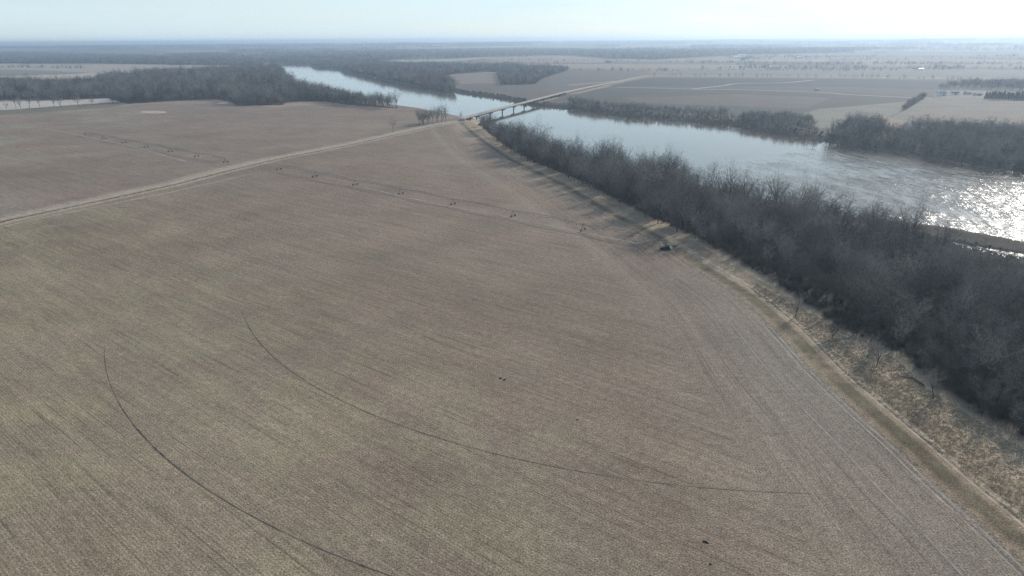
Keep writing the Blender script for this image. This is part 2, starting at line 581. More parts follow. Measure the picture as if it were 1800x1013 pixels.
# slow drifts of colour across the two fields
m = main_field
t = fbm(X / 90 + 5, Y / 90, 4)[:, None]
gg = (sstep(-X * .8 - Y * .6 + 130, 0, 170)[:, None] * .4 + .6 * sstep(-X * .8 - Y * .6 + 190, 0, 170)[:, None] * sstep(fbm(X / 16, Y / 16, 3), 0.38, 0.62)[:, None])
Cm = np.array((0.228, 0.186, 0.144)) * (0.84 + 0.32 * t)
Cm = Cm * (1 - gg * 0.8) + np.array((0.262, 0.238, 0.16)) * gg * 0.8
Cm = Cm * (1 + .10 * sstep(330 - Y, 0, 200))[:, None]
hl = (sstep(LD, -75, -14) * sstep(420 - Y, 0, 250))[:, None]
Cm = Cm * (1 - hl * .65) + np.array((0.235, 0.222, 0.185)) * hl * .65
e = np.exp(-((LD + 47) / 4.5) ** 2)[:, None] * 0.4 * sstep(Y, 200, 330)[:, None]
Cm = Cm * (1 - e) + np.array((0.31, 0.27, 0.22)) * e
e = (sstep(LD, -34, -12) * sstep(Y, 330, 480))[:, None] * .6
Cm = Cm * (1 - e) + np.array((0.31, 0.26, 0.205)) * e
C[m] = Cm[m]
m = far_field & (Y < 1300) & ~inside(X, Y, W_LEFT) & ~inside(X, Y, GP(ICE)) & (C[:, 0] > 0.19) & (C[:, 0] < 0.26)
Cm = np.array((0.232, 0.19, 0.152)) * (0.86 + 0.28 * t)
e = (sstep(-X - .55 * Y, -120, 60) * sstep(fbm(X / 70, Y / 70, 3), .35, .65))[:, None] * .7
Cm = Cm * (1 - e) + np.array((0.26, 0.245, 0.19)) * e
C[m] = Cm[m]
# levee, verge and the rough grass between levee and wood
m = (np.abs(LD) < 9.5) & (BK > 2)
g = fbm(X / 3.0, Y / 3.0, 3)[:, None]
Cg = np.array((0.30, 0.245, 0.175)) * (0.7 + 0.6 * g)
Co = np.array((0.11, 0.10, 0.066)) * (0.5 + 1.0 * g)  # dark olive weeds, with the shade of the field-side slope painted in
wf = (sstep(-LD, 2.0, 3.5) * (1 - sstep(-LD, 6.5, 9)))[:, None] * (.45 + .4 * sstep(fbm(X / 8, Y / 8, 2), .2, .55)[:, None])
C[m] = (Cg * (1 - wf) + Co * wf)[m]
m = (LD >= 9.5) & (LD < 90) & (BK > 2) & (R_ < 1150) & (Y < 1000) & (np.abs(RD) > 8)
Cg = np.array((0.40, 0.33, 0.235)) * (0.55 + 0.9 * g)
C[m] = Cg[m]
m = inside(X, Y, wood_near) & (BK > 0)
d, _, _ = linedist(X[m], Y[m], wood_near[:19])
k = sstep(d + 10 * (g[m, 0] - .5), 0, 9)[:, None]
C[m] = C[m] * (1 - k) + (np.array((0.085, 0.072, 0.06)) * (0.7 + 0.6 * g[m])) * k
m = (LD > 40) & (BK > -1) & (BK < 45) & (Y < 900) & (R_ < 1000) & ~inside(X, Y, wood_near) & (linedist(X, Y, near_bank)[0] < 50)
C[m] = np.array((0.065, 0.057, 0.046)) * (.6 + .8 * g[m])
m = inside(X, Y, SPIT)
C[m] = (0.06, 0.054, 0.044)
# road verges
m = (np.abs(RD) < 14) & (BK > 3) & (Y < 1300)
e = (1 - sstep(np.abs(RD), 9, 14))[:, None]
Cv = np.array((0.33, 0.275, 0.21)) * (0.8 + 0.4 * g)
C[m] = (C * (1 - e) + Cv * e)[m]
# steep raw bank
m = (BK < 7) & (BK > -20)
e = (1 - sstep(BK, 3, 8))[:, None]
C[m] = (C * (1 - e) + np.array((0.095, 0.08, 0.065)) * e)[m]

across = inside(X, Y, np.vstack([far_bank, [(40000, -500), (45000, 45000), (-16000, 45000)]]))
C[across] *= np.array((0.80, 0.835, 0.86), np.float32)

rows_k = np.where(main_field | (far_field & (R_ < 1300)), 1.0, 0.0)
head = np.where(main_field, sstep(LD, -50, -46), 0.0)

# ground material
gm, nt, b = newmat('farmland', 0.95, 0.08)
L = nt.links.new
tc = node(nt, 'ShaderNodeTexCoord')
at = node(nt, 'ShaderNodeAttribute', attribute_name='soil')
ar = node(nt, 'ShaderNodeAttribute', attribute_name='rows')
ah = node(nt, 'ShaderNodeAttribute', attribute_name='headland')
al = node(nt, 'ShaderNodeAttribute', attribute_name='levee_distance')
P = tc.outputs['Object']


def math_(op, a, b_=None, c=None, clamp=False):
    n = nt.nodes.new('ShaderNodeMath')
    n.operation = op
    n.use_clamp = clamp
    for i, v in enumerate((a, b_, c)):
        if v is None:
            continue
        if isinstance(v, (int, float)):
            n.inputs[i].default_value = v
        else:
            L(v, n.inputs[i])
    return n.outputs[0]


def dot(vec):
    n = node(nt, 'ShaderNodeVectorMath', operation='DOT_PRODUCT')
    L(P, n.inputs[0])
    n.inputs[1].default_value = vec
    return n.outputs['Value']


def noise(vec, scale, detail=2.0, rough=0.5):
    n = node(nt, 'ShaderNodeTexNoise', Scale=scale, Detail=detail, Roughness=rough)
    L(vec, n.inputs['Vector'])
    return n.outputs['Fac']


def mrange(v, a, b_, c, d):
    n = nt.nodes.new('ShaderNodeMapRange')
    L(v, n.inputs['Value'])
    for k_, q in zip(('From Min', 'From Max', 'To Min', 'To Max'), (a, b_, c, d)):
        n.inputs[k_].default_value = q
    return n.outputs['Result']


u = dot((ROWN[0], ROWN[1], 0))
w = dot((ROWD[0], ROWD[1], 0))
across = nt.nodes.new('ShaderNodeMix')
across.data_type = 'FLOAT'
L(ah.outputs['Fac'], across.inputs['Factor'])
L(u, across.inputs['A'])
L(al.outputs['Fac'], across.inputs['B'])
acr = across.outputs['Result']
wob = math_('MULTIPLY', noise(P, 0.9, 3.0, .7), 0.75)
ph = math_('MULTIPLY', math_('ADD', acr, wob), 2 * math.pi / 0.80)
rows = math_('SINE', ph)
rows01 = math_('MULTIPLY_ADD', rows, 0.5, 0.5)
# wide passes of the machines, drawn out along the rows
cmb = node(nt, 'ShaderNodeCombineXYZ')
L(math_('MULTIPLY', acr, 0.22), cmb.inputs[0])
L(math_('MULTIPLY', w, 0.012), cmb.inputs[1])
passes = noise(cmb.outputs[0], 1.0, 4.0, 0.7)
cmb2 = node(nt, 'ShaderNodeCombineXYZ')
L(math_('MULTIPLY', acr, 1.0), cmb2.inputs[0])
L(math_('MULTIPLY', w, 0.06), cmb2.inputs[1])
streak = noise(cmb2.outputs[0], 1.0, 3.0, 0.6)
speck = noise(P, 2.4, 4.0, 0.8)
speck2 = noise(P, 0.55, 3.0, 0.65)
patch = noise(P, 0.022, 5.0, 0.6)
f1 = mrange(passes, 0.3, 0.7, 0.87, 1.13)
f2 = mrange(streak, 0.3, 0.7, 0.89, 1.12)
f3 = mrange(speck, 0.34, 0.66, 0.25, 1.80)
f3b = mrange(speck2, 0.3, 0.7, 0.82, 1.19)
f4 = mrange(patch, 0.3, 0.7, 0.88, 1.12)
f5 = mrange(math_('MULTIPLY', rows01, mrange(noise(P, 0.35, 3.0, .6), .3, .7, -.3, 1.6)), 0, 1, 0.91, 1.08)
cmb3 = node(nt, 'ShaderNodeCombineXYZ')
L(math_('MULTIPLY', acr, 1.35), cmb3.inputs[0])
L(math_('MULTIPLY', w, 0.022), cmb3.inputs[1])
f6 = mrange(noise(cmb3.outputs[0], 1.0, 1.0, 0.5), 0.60, 0.72, 1.0, 0.70)
mul = math_('MULTIPLY', math_('MULTIPLY', math_('MULTIPLY', f1, f2), f5), f6)
mixr = nt.nodes.new('ShaderNodeMix')
mixr.data_type = 'FLOAT'
L(ar.outputs['Fac'], mixr.inputs['Factor'])
mixr.inputs['A'].default_value = 1.0
L(mul, mixr.inputs['B'])
tot = math_('MULTIPLY', math_('MULTIPLY', mixr.outputs['Result'], f3), math_('MULTIPLY', f4, f3b))
sc = node(nt, 'ShaderNodeVectorMath', operation='SCALE')
L(at.outputs['Color'], sc.inputs[0])
L(tot, sc.inputs['Scale'])
# a slight drift of hue: reddish and greenish patches
hue = node(nt, 'ShaderNodeMix', data_type='RGBA', blend_type='MULTIPLY')
hue.inputs['Factor'].default_value = 1.0
hr = node(nt, 'ShaderNodeValToRGB')
hr.color_ramp.elements[0].position = 0.35
hr.color_ramp.elements[0].color = (1.06, 0.98, 0.95, 1)
hr.color_ramp.elements[1].position = 0.65
hr.color_ramp.elements[1].color = (1.0, 0.985, 0.96, 1)
L(noise(P, 0.012, 6.0, 0.65), hr.inputs['Fac'])
L(sc.outputs[0], hue.inputs['A'])
L(hr.outputs['Color'], hue.inputs['B'])
L(hue.outputs['Result'], b.inputs['Base Color'])
hgt = math_('ADD', math_('MULTIPLY', math_('MULTIPLY', rows01, ar.outputs['Fac']), 0.03), math_('MULTIPLY', speck, 0.28))
bp = node(nt, 'ShaderNodeBump', Strength=0.55, Distance=1.0)
L(hgt, bp.inputs['Height'])
L(bp.outputs[0], b.inputs['Normal'])

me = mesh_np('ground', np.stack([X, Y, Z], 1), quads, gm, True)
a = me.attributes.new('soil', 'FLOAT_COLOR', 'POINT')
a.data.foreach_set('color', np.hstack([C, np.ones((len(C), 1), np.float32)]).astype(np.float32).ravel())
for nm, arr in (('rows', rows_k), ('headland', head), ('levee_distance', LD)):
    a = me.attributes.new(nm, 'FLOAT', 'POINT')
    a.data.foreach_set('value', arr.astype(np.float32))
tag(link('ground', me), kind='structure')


def zat(x, y):
    x = np.atleast_1d(np.asarray(x, float))
    y = np.atleast_1d(np.asarray(y, float))
    return terrain(x, y)[0]


def gz(x, y):
    """height of the built sheet (the grid's own vertices, so nothing floats or sinks)"""
    x = np.atleast_1d(np.asarray(x, float))
    y = np.atleast_1d(np.asarray(y, float))
    r = np.hypot(x, y)
    a = np.arctan2(x, y)
    a = np.where(a < ang[0], a + 2 * np.pi, a)
    ia = np.clip(np.searchsorted(ang, a) - 1, 0, na - 2)
    ir = np.clip(np.searchsorted(rad, r) - 1, 0, nr - 2)
    ta = (a - ang[ia]) / (ang[ia + 1] - ang[ia])
    tr = (r - rad[ir]) / (rad[ir + 1] - rad[ir])
    Zg = Z.reshape(nr, na)
    return (Zg[ir, ia] * (1 - ta) + Zg[ir, ia + 1] * ta) * (1 - tr) + (Zg[ir + 1, ia] * (1 - ta) + Zg[ir + 1, ia + 1] * ta) * tr


# ------------------------------------------------------------------ water
wm_, nt, b = newmat('river_water', 0.06, 0.5)
L = nt.links.new
b.inputs['IOR'].default_value = 1.33
tc = node(nt, 'ShaderNodeTexCoord')
P = tc.outputs['Object']
mud = noise(P, 0.01, 4.0, 0.6)
ramp = node(nt, 'ShaderNodeValToRGB')
ramp.color_ramp.elements[0].color = (0.085, 0.075, 0.055, 1)
ramp.color_ramp.elements[1].color = (0.15, 0.125, 0.09, 1)
L(mud, ramp.inputs['Fac'])
L(ramp.outputs['Color'], b.inputs['Base Color'])
# riffle over the shallows downstream (towards the near right), glassy upstream
sh = node(nt, 'ShaderNodeVectorMath', operation='DOT_PRODUCT')
L(P, sh.inputs[0])
sh.inputs[1].default_value = (0.62, -0.78, 0)
rz = mrange(math_('ADD', sh.outputs['Value'], mrange(noise(P, 0.012, 3.0), 0.3, 0.7, -70, 70)), -370, -120, 0.0, 1.0)
mpn = node(nt, 'ShaderNodeMapping')
mpn.inputs['Rotation'].default_value = (0, 0, math.radians(55))
mpn.inputs['Scale'].default_value = (1.0, 0.35, 1.0)
L(P, mpn.inputs['Vector'])
L(mrange(rz, 0, 1, .05, .19), b.inputs['Roughness'])
w1 = noise(mpn.outputs[0], 0.45, 3.0, 0.6)
w2 = noise(P, 1.6, 2.0, 0.5)
w3 = noise(mpn.outputs[0], 0.12, 2.0, 0.5)
fine = math_('ADD', math_('MULTIPLY', w1, 1.25), math_('MULTIPLY', w2, 0.10))
calm = math_('MULTIPLY', w2, 0.012)
hh = math_('ADD', math_('MULTIPLY', math_('MULTIPLY', fine, rz), mrange(w3, 0.35, 0.65, 0.2, 1.4)), calm)
bp = node(nt, 'ShaderNodeBump', Strength=1.0, Distance=1.0)
L(hh, bp.inputs['Height'])
L(bp.outputs[0], b.inputs['Normal'])
ww = [(-1800, 250), (1500, 250), (1500, 1500), (900, 6500), (-2600, 6500)]
wv = [(x, y, -4.0) for x, y in ww]
mw = MB()
mw.poly(wv, [list(range(len(wv)))])
tag(mw.build('river_water', wm_), kind='structure')


# ------------------------------------------------------------------ strips draped on the ground
def strip(name, line, width, mat, lift=0.03, zf=None, step=3.0, wvar=0.0, across=3, offset=0.0, taper=0.0):
    seg = np.hypot(*np.diff(line, axis=0).T)
    s = np.concatenate([[0], np.cumsum(seg)])
    n = max(2, int(s[-1] / step))
    ss = np.linspace(0, s[-1], n)
    px = np.interp(ss, s, line[:, 0])
    py = np.interp(ss, s, line[:, 1])
    tx = np.gradient(px)
    ty = np.gradient(py)
    l = np.hypot(tx, ty)
    nx_, ny_ = -ty / l, tx / l
    wd = width * (1 + wvar * (fbm(ss / 7 + 31, ss * 0 + width, 3) - 0.5) * 2)
    if taper:
        wd = wd * np.clip(np.minimum(ss, s[-1] - ss) / taper, 0.05, 1)
    V = []
    for k in range(across):
        q = (k / (across - 1) - 0.5) * wd + offset
        x, y = px + nx_ * q, py + ny_ * q
        z = (gz(x, y) if zf is None else zf(ss)) + lift
        V.append(np.stack([x, y, z], 1))
    V = np.array(V)                       # across, n, 3
    V = V.transpose(1, 0, 2).reshape(-1, 3)
    id_ = np.arange(n * across).reshape(n, across)
    f = np.stack([id_[:-1, :-1], id_[:-1, 1:], id_[1:, 1:], id_[1:, :-1]], -1).reshape(-1, 4)[:, ::-1]
    return link(name, mesh_np(name, V, f, mat))


M['gravel'] = simple('gravel_road', (0.36, 0.31, 0.25), var=0.3, scale=0.25)
M['pale_road'] = simple('pale_dirt', (0.44, 0.38, 0.31), var=0.3, scale=0.2)
M['track'] = simple('dry_dirt_track', (0.37, 0.30, 0.22), var=0.45, scale=0.35)
M['rut'] = simple('dark_rut', (0.095, 0.082, 0.07), var=0.8, scale=0.5)
M['rut_pale'] = simple('pale_rut', (0.31, 0.28, 0.235), var=0.35, scale=0.25)
M['rut_soft'] = simple('faint_rut', (0.105, 0.09, 0.076), var=0.4, scale=0.2)
M['verge'] = simple('dry_verge_grass', (0.33, 0.275, 0.20), var=0.35, scale=0.4)
M['pale_grass'] = simple('pale_dry_grass', (0.43, 0.36, 0.26), var=0.3, scale=0.4)
M['ditch_shade'] = simple('ditch_shade_dark', (0.085, 0.075, 0.055), var=0.4, scale=0.3)  # dark colour carries the shade of the embankment side

tag(strip('road', np.vstack([road_l, BR0[None] - (BR0 - road_l[-1]) / np.hypot(*(BR0 - road_l[-1])) * 3]), 6.4, M['gravel'], 0.10, across=5, step=4), kind='structure')
rf = road_f.copy()
tag(strip('road', rf[:5], 7.5, M['pale_road'], 0.10, zf=lambda ss: 1.05 + 4 * (1 - sstep(ss, 0, 500)), across=5, step=5), kind='structure')
tag(strip('path', smooth(GP([(998, 150), (1040, 146.5), (1085, 143.5)]), 4), 9, M['pale_road'], 0.15, step=6), kind='structure')
for pts, w_ in (([(1085, 154), (1150, 155), (1215, 157), (1300, 158), (1380, 160.5), (1450, 163), (1500, 167), (1610, 172), (1640, 172.5)], 7),
                ([(1215, 157), (1270, 151), (1300, 147), (1380, 145.5), (1430, 141)], 7),
                ([(1728, 175.5), (1800, 179), (2000, 190)], 6), ([(1440, 132), (1500, 131), (1560, 131.5)], 7),
                ([(640, 138), (700, 130), (760, 127.5)], 5)):
    tag(strip('path', smooth(GP(pts), 4), w_, M['pale_road'], 0.15, step=8), kind='structure')
tag(strip('ditch_shade', road_l[:], 1.7, M['ditch_shade'], 0.04, offset=-5.6, wvar=.6), kind='structure')  # painted dark line for the ditch and the embankment's shaded side
tag(strip('dirt_track', levee[3:], 1.5, M['track'], 0.04, across=3, step=2, offset=.9, wvar=.5), kind='structure')
tag(strip('dirt_track', levee[3:], 0.7, M['track'], 0.04, across=2, step=2, offset=-1.0, wvar=.5), kind='structure')
# headland passes beside the levee
for off, w_, mk in ((-10.5, 0.3, 'rut_pale'), (-12.5, 0.3, 'rut_pale'), (-24.0, .3, 'rut_pale'), (-11.5, .25, 'rut_soft')):
    tag(strip('wheel_track', levee[44:], w_, M[mk], 0.03, offset=off, step=2, across=2, wvar=.8), kind='structure')
# tyre ruts of the irrigation towers: circles round the pivot
def arc(R, a0, a1):
    t = np.radians(np.arange(a0, a1, 0.8))
    return np.stack([PIVOT[0] + R * np.sin(t), PIVOT[1] + R * np.cos(t)], 1)


def bearing(q):
    d = np.array(G(*q)) - PIVOT
    return math.degrees(math.atan2(d[0], d[1])) % 360


def rut(R, q0, q1, w_, mk='rut'):
    b0, b1 = sorted((bearing(q0), bearing(q1)))
    t_ = arc(R, b0, b1)
    tag(strip('wheel_track', t_, w_ * .55, M[mk], 0.03 if mk == 'rut_soft' else 0.036, step=.8, across=2, wvar=1.3, taper=18.0), kind='structure')


rut(249.6, (180, 600), (760, 1030), .42, 'rut_soft')
rut(249.6, (205, 700), (370, 862), .48)
rut(249.6, (385, 872), (530, 945), .6)
rut(249.6, (560, 955), (760, 1030), .5)
rut(202.5, (425, 540), (1480, 872), .34, 'rut_soft')
rut(202.5, (428, 556), (506, 648), .45)
rut(202.5, (690, 742), (815, 785), .4)
rut(202.5, (840, 788), (985, 822), .45)
rut(155.0, (652, 535), (850, 640), .3, 'rut_soft')
rut(155.0, (1100, 685), (1300, 700), .25, 'rut_soft')
rut(105.0, (1180, 600), (1320, 610), .25, 'rut_soft')
# straight service tracks in the fields
tag(strip('wheel_track', GP([(640, 330), (774, 360), (900, 383), (1055, 415), (1130, 430)]), 1.1, M['rut_pale'], 0.03, across=2, wvar=.8), kind='structure')
tag(strip('wheel_track', GP([(80, 227), (120, 233), (150, 240), (230, 257), (330, 285)]), 1.5, M['rut_pale'], 0.03, across=2, wvar=.8), kind='structure')
tag(strip('wheel_track', GP([(-60, 414), (0, 400), (55, 387), (150, 368), (249, 348), (287, 341), (380, 320), (450, 304)]), 2.6, M['verge'], 0.03, across=2, wvar=.9, taper=30), kind='structure')
tag(strip('wheel_track', GP([(196, 366), (215, 365), (240, 363.5)]), 1.6, M['rut_soft'], 0.036, across=2, wvar=.9, taper=8), kind='structure')

# ------------------------------------------------------------------ bridge
BD = (BR1 - BR0) / np.hypot(*(BR1 - BR0))
BL = float(np.hypot(*(BR1 - BR0)))
BA = math.atan2(BD[1], BD[0])
bridge = link('road_bridge', None, None, (BR0[0], BR0[1], 0), BA)
tag(bridge, 'long low concrete road bridge crossing the river on hammerhead piers', 'bridge')


def dz(s):
    return 3.1 + 1.9 * s / BL


def slab(name, y0, y1, z0, z1, mat, n=10, s0=0, s1=None, parent=bridge):
    s1 = BL if s1 is None else s1
    m = MB()
    xs = np.linspace(s0, s1, n)
    V = []
    for x in xs:
        V += [(x, y0, dz(x) + z0), (x, y1, dz(x) + z0), (x, y1, dz(x) + z1), (x, y0, dz(x) + z1)]
    Fc = []
    for i in range(n - 1):
        for k in range(4):
            j = (k + 1) % 4
            Fc.append([i * 4 + k, i * 4 + j, i * 4 + 4 + j, i * 4 + 4 + k][::-1])
    Fc += [[0, 1, 2, 3], [(n - 1) * 4 + k for k in (3, 2, 1, 0)]]
    m.poly(V, Fc)
    return m.build(name, mat, parent)


slab('deck', -4.6, 4.6, -0.35, 0.0, M['concrete'])
slab('carriageway', -3.7, 3.7, 0.004, 0.05, M['pale_road'])
for y in (-4.4, 4.4):
    slab('parapet', y - .12, y + .12, 0.004, 0.62, M['shaded_concrete'])  # concrete parapet, coloured darker to carry the shade on its near face
for y in (-3.3, 0, 3.3):
    slab('girder', y - .3, y + .3, -1.5, -0.354, M['girder'])
NP = 9
first = 46.0
ps = [first + 48.0 * i for i in range(int((BL - first) / 48.0) + 1)]
capm = colm = footm = None
for s_ in ps:
    if s_ > BL - 15:
        continue
    p = BR0 + BD * s_
    m = MB()
    t_ = dz(s_) - 1.502
    m.poly([(s_ - .8, -4.6, t_), (s_ + .8, -4.6, t_), (s_ + .8, 4.6, t_), (s_ - .8, 4.6, t_),
            (s_ - .8, -1.5, t_ - 1.9), (s_ + .8, -1.5, t_ - 1.9), (s_ + .8, 1.5, t_ - 1.9), (s_ - .8, 1.5, t_ - 1.9),
            (s_ - .8, -4.6, t_ - .7), (s_ + .8, -4.6, t_ - .7), (s_ + .8, 4.6, t_ - .7), (s_ - .8, 4.6, t_ - .7)],
           [(0, 1, 2, 3), (0, 8, 9, 1), (2, 10, 11, 3), (8, 4, 5, 9), (10, 6, 7, 11), (4, 7, 6, 5), (0, 3, 11, 7, 4, 8), (1, 9, 5, 6, 10, 2)])
    pier = m.build('pier', M['girder'], bridge)
    zb = float(gz(p[0], p[1])[0]) - .5
    c = MB()
    c.box((s_, 0, (zb + t_ - 1.9) / 2 - .002), (.9, 1.6, t_ - 1.9 - zb))
    c.build('pier_column', M['girder'], pier)
for s_ in (-1.2, BL + 1.2):
    m = MB()
    m.box((s_, 0, dz(s_) - 1.9), (2.2, 9.4, 3.0))
    m.build('abutment', M['concrete'], bridge)


# ------------------------------------------------------------------ trees
def tube_arr(segs, k):
    """segs: (n,8) x0 y0 z0 x1 y1 z1 r0 r1 -> k-sided open tubes"""
    s = np.asarray(segs)
    a, b_ = s[:, :3], s[:, 3:6]
    d = b_ - a
    d /= np.maximum(np.linalg.norm(d, axis=1), 1e-6)[:, None]
    ref = np.where(np.abs(d[:, 2:3]) < 0.9, np.array([[0, 0, 1.0]]), np.array([[1.0, 0, 0]]))
    u = np.cross(d, ref)
    u /= np.linalg.norm(u, axis=1)[:, None]
    w = np.cross(d, u)
    t = 2 * np.pi * np.arange(k) / k
    ring = u[:, None] * np.cos(t)[None, :, None] + w[:, None] * np.sin(t)[None, :, None]
    va = a[:, None] + ring * s[:, 6][:, None, None]
    vb = b_[:, None] + ring * s[:, 7][:, None, None]
    V = np.concatenate([va, vb], 1).reshape(-1, 3)
    n = len(s)
    base = (np.arange(n) * 2 * k)[:, None]
    i = np.arange(k)
    j = (i + 1) % k
    f = np.stack([base + i, base + j, base + k + j, base + k + i], -1).reshape(-1, 4)
    return V, f


def blades(segs):
    """thin one-triangle twigs, each twice as crossed blades"""
    s = np.asarray(segs)
    a, b_ = s[:, :3], s[:, 3:6]
    d = b_ - a
    rv = rng.normal(size=d.shape)
    u = np.cross(d, rv)
    u /= np.maximum(np.linalg.norm(u, axis=1), 1e-6)[:, None]
    u *= s[:, 6][:, None]
    V = np.stack([a - u, a + u, b_], 1).reshape(-1, 3)
    f = np.arange(len(V)).reshape(-1, 3)
    return V, f


def rot_about(v, axis, ang_):
    return Vector(v) @ Matrix.Rotation(ang_, 3, Vector(axis))


def grow(seed, H=15.0, vase=0.6, trunk_frac=0.3, forks=4, dens=1.0, lean=0.0, twig_w=0.021, side=1.0, multi=1):
    rr = random.Random(seed)
    trunk, limb, tw = [], [], []

    def rv():
        return Vector((rr.gauss(0, 1), rr.gauss(0, 1), rr.gauss(0, 1))).normalized()

    def branch(p, d, length, r, lvl, lst):
        n = 5 if lvl <= 1 else 3
        pts = [p]
        for i in range(n):
            d = (d + rv() * (0.16 if lvl < 2 else 0.25) + Vector((0, 0, 0.12 if lvl < 3 else 0.05))).normalized()
            q = p + d * (length / n)
            r1 = r * (1 - 0.62 * (i + 1) / n) if lvl else r * (1 - .4 * (i + 1) / n)
            r0 = r * (1 - 0.62 * i / n) if lvl else r * (1 - .4 * i / n)
            lst[min(lvl, 2)].append((*p, *q, r0, r1))
            p = q
            pts.append(p)
            if lvl == 1 and i >= 1:
                for _ in range(rr.choice((2, 3)) if dens >= 1 else 2):
                    nd = (d * 0.55 + rv() * 0.75 * side).normalized()
                    branch(p, nd, length * rr.uniform(0.28, 0.5), r1 * 0.5, 2, lst)
            elif lvl == 2:
                for _ in range(int(rr.uniform(1.6, 3.4) * dens)):
                    nd = (d * 0.5 + rv() * 0.8 + Vector((0, 0, .12))).normalized()
                    l = rr.uniform(0.09, 0.16) * H
                    e = p + nd * l
                    lst[2].append((*p, *(p + nd * l * .5), r1 * 0.5 + twig_w * .5, twig_w))
                    for _ in range(int(rr.uniform(0.7, 2.5) * dens)):
                        b0 = p + nd * l * rr.uniform(0.3, 0.75)
                        e2 = b0 + (nd * 0.8 + rv() * 0.7 + Vector((0, 0, .1))).normalized() * l * rr.uniform(.5, .8)
                        tw.append((*b0, *e2, twig_w, 0))
                    tw.append((*(p + nd * l * .5), *e, twig_w, 0))
        return p, d

    lst = {0: trunk, 1: trunk, 2: limb}
    for s_ in range(multi):
        d0 = (Vector((0, 0, 1)) + rv() * (0.06 + .25 * (multi > 1)) + Vector((lean, 0, 0))).normalized()
        r0 = H * 0.019 / multi ** .5
        p, d = branch(Vector((0, 0, -0.4)), d0, H * trunk_frac + .4, r0, 0, lst)
        for i in range(forks):
            a_ = 2 * math.pi * (i + rr.random() * 0.7) / forks
            out = Vector((math.cos(a_), math.sin(a_), 0))
            nd = (d * 1.0 + out * vase * rr.uniform(0.5, 1.2)).normalized()
            branch(p - d0 * rr.uniform(0, H * .08), nd, H * rr.uniform(0.48, 0.68), r0 * 0.5, 1, lst)
        branch(p, d, H * 0.62, r0 * 0.5, 1, lst)
    return trunk, limb, tw


def tree_meshes(seed, name, far=False, **kw):
    trunk, limb, tw = grow(seed, **kw)
    V1, f1 = tube_arr(trunk, 3 if far else 5)
    V2, f2 = tube_arr(limb, 3)
    V3, f3 = blades(tw)
    return (V1, f1), (V2, f2), (V3, f3)


def tri(f):
    return np.concatenate([f[:, [0, 1, 2]], f[:, [0, 2, 3]]]) if f.shape[1] == 4 else f


def make_crown(name, a, b_, mat):
    V = np.vstack([a[0], b_[0]])
    f = np.vstack([tri(a[1]), tri(b_[1]) + len(a[0])])
    return mesh_np(name, V, f, mat)


protos = []      # (trunk mesh, crown mesh)
whole = []       # one joined mesh per kind for the woods that read as one mass
specs = [dict(H=15, vase=.55, trunk_frac=.28, forks=4), dict(H=16, vase=.8, trunk_frac=.22, forks=5), dict(H=14, vase=.45, trunk_frac=.34, forks=4),
         dict(H=17, vase=.6, trunk_frac=.4, forks=4), dict(H=12, vase=.9, trunk_frac=.2, forks=5, multi=2), dict(H=15, vase=.7, trunk_frac=.3, forks=5, lean=.25),
         dict(H=13, vase=.5, trunk_frac=.25, forks=3, multi=2), dict(H=16, vase=1.0, trunk_frac=.25, forks=5)]
for i, sp in enumerate(specs):
    (a1, a2, a3) = tree_meshes(100 + i, 'tree', **sp)
    tm = mesh_np('trunk', a1[0], tri(a1[1]), M['bark'], True)
    cm = make_crown('crown', a2, a3, M['twig'])
    protos.append((tm, cm, sp['H']))
    V = np.vstack([a1[0], a2[0], a3[0]])
    ft, fc2, fc3 = tri(a1[1]), tri(a2[1]) + len(a1[0]), tri(a3[1]) + len(a1[0]) + len(a2[0])
    wmh = mesh_np('wood_tree', V, np.vstack([ft, fc2, fc3]), M['bark'])
    wmh.materials.append(M['twig'])
    wmh.polygons.foreach_set('material_index', np.concatenate([np.zeros(len(ft), np.int32), np.ones(len(fc2) + len(fc3), np.int32)]))
    whole.append(wmh)
# far kinds: fewer, broader twigs
farkinds = []
for i in range(4):
    (a1, a2, a3) = tree_meshes(300 + i, 'tree', far=True, H=14, vase=.75, trunk_frac=.2, forks=4, dens=.9, twig_w=.06)
    V = np.vstack([a1[0], a2[0], a3[0]])
    ft, fc2, fc3 = tri(a1[1]), tri(a2[1]) + len(a1[0]), tri(a3[1]) + len(a1[0]) + len(a2[0])
    wmh = mesh_np('far_tree', V, np.vstack([ft, fc2, fc3]), M['bark'])
    wmh.materials.append(M['twig'])
    wmh.polygons.foreach_set('material_index', np.concatenate([np.zeros(len(ft), np.int32), np.ones(len(fc2) + len(fc3), np.int32)]))
    farkinds.append(wmh)


def shrub_mesh(seed, H=2.6, n=70, spread=1.0, w=0.05, mat='shrub'):
    rr = np.random.default_rng(seed)
    b0 = np.stack([rr.normal(0, .25, n) * spread, rr.normal(0, .25, n) * spread, np.full(n, -.1)], 1)
    d = rr.normal(0, .45, (n, 3)) * [spread, spread, .3] + [0, 0, 1]
    e = b0 + d * rr.uniform(.5, 1, (n, 1)) * H
    s1 = np.hstack([b0, e, np.full((n, 1), w), np.zeros((n, 1))])
    m_ = n * 5
    k = rr.integers(0, n, m_)
    t = rr.uniform(.3, .9, (m_, 1))
    p = b0[k] * (1 - t) + e[k] * t
    q = p + rr.normal(0, .28, (m_, 3)) * H * .6 * [1, 1, .5] + [0, 0, .25 * H * .6]
    s2 = np.hstack([p, q, np.full((m_, 1), w * .8), np.zeros((m_, 1))])
    V, f = blades(np.vstack([s1, s2]))
    return mesh_np('shrub', V, f, M[mat])


shrubs = [shrub_mesh(i, H=2.0 + i * .5, n=60 + 10 * i) for i in range(4)]


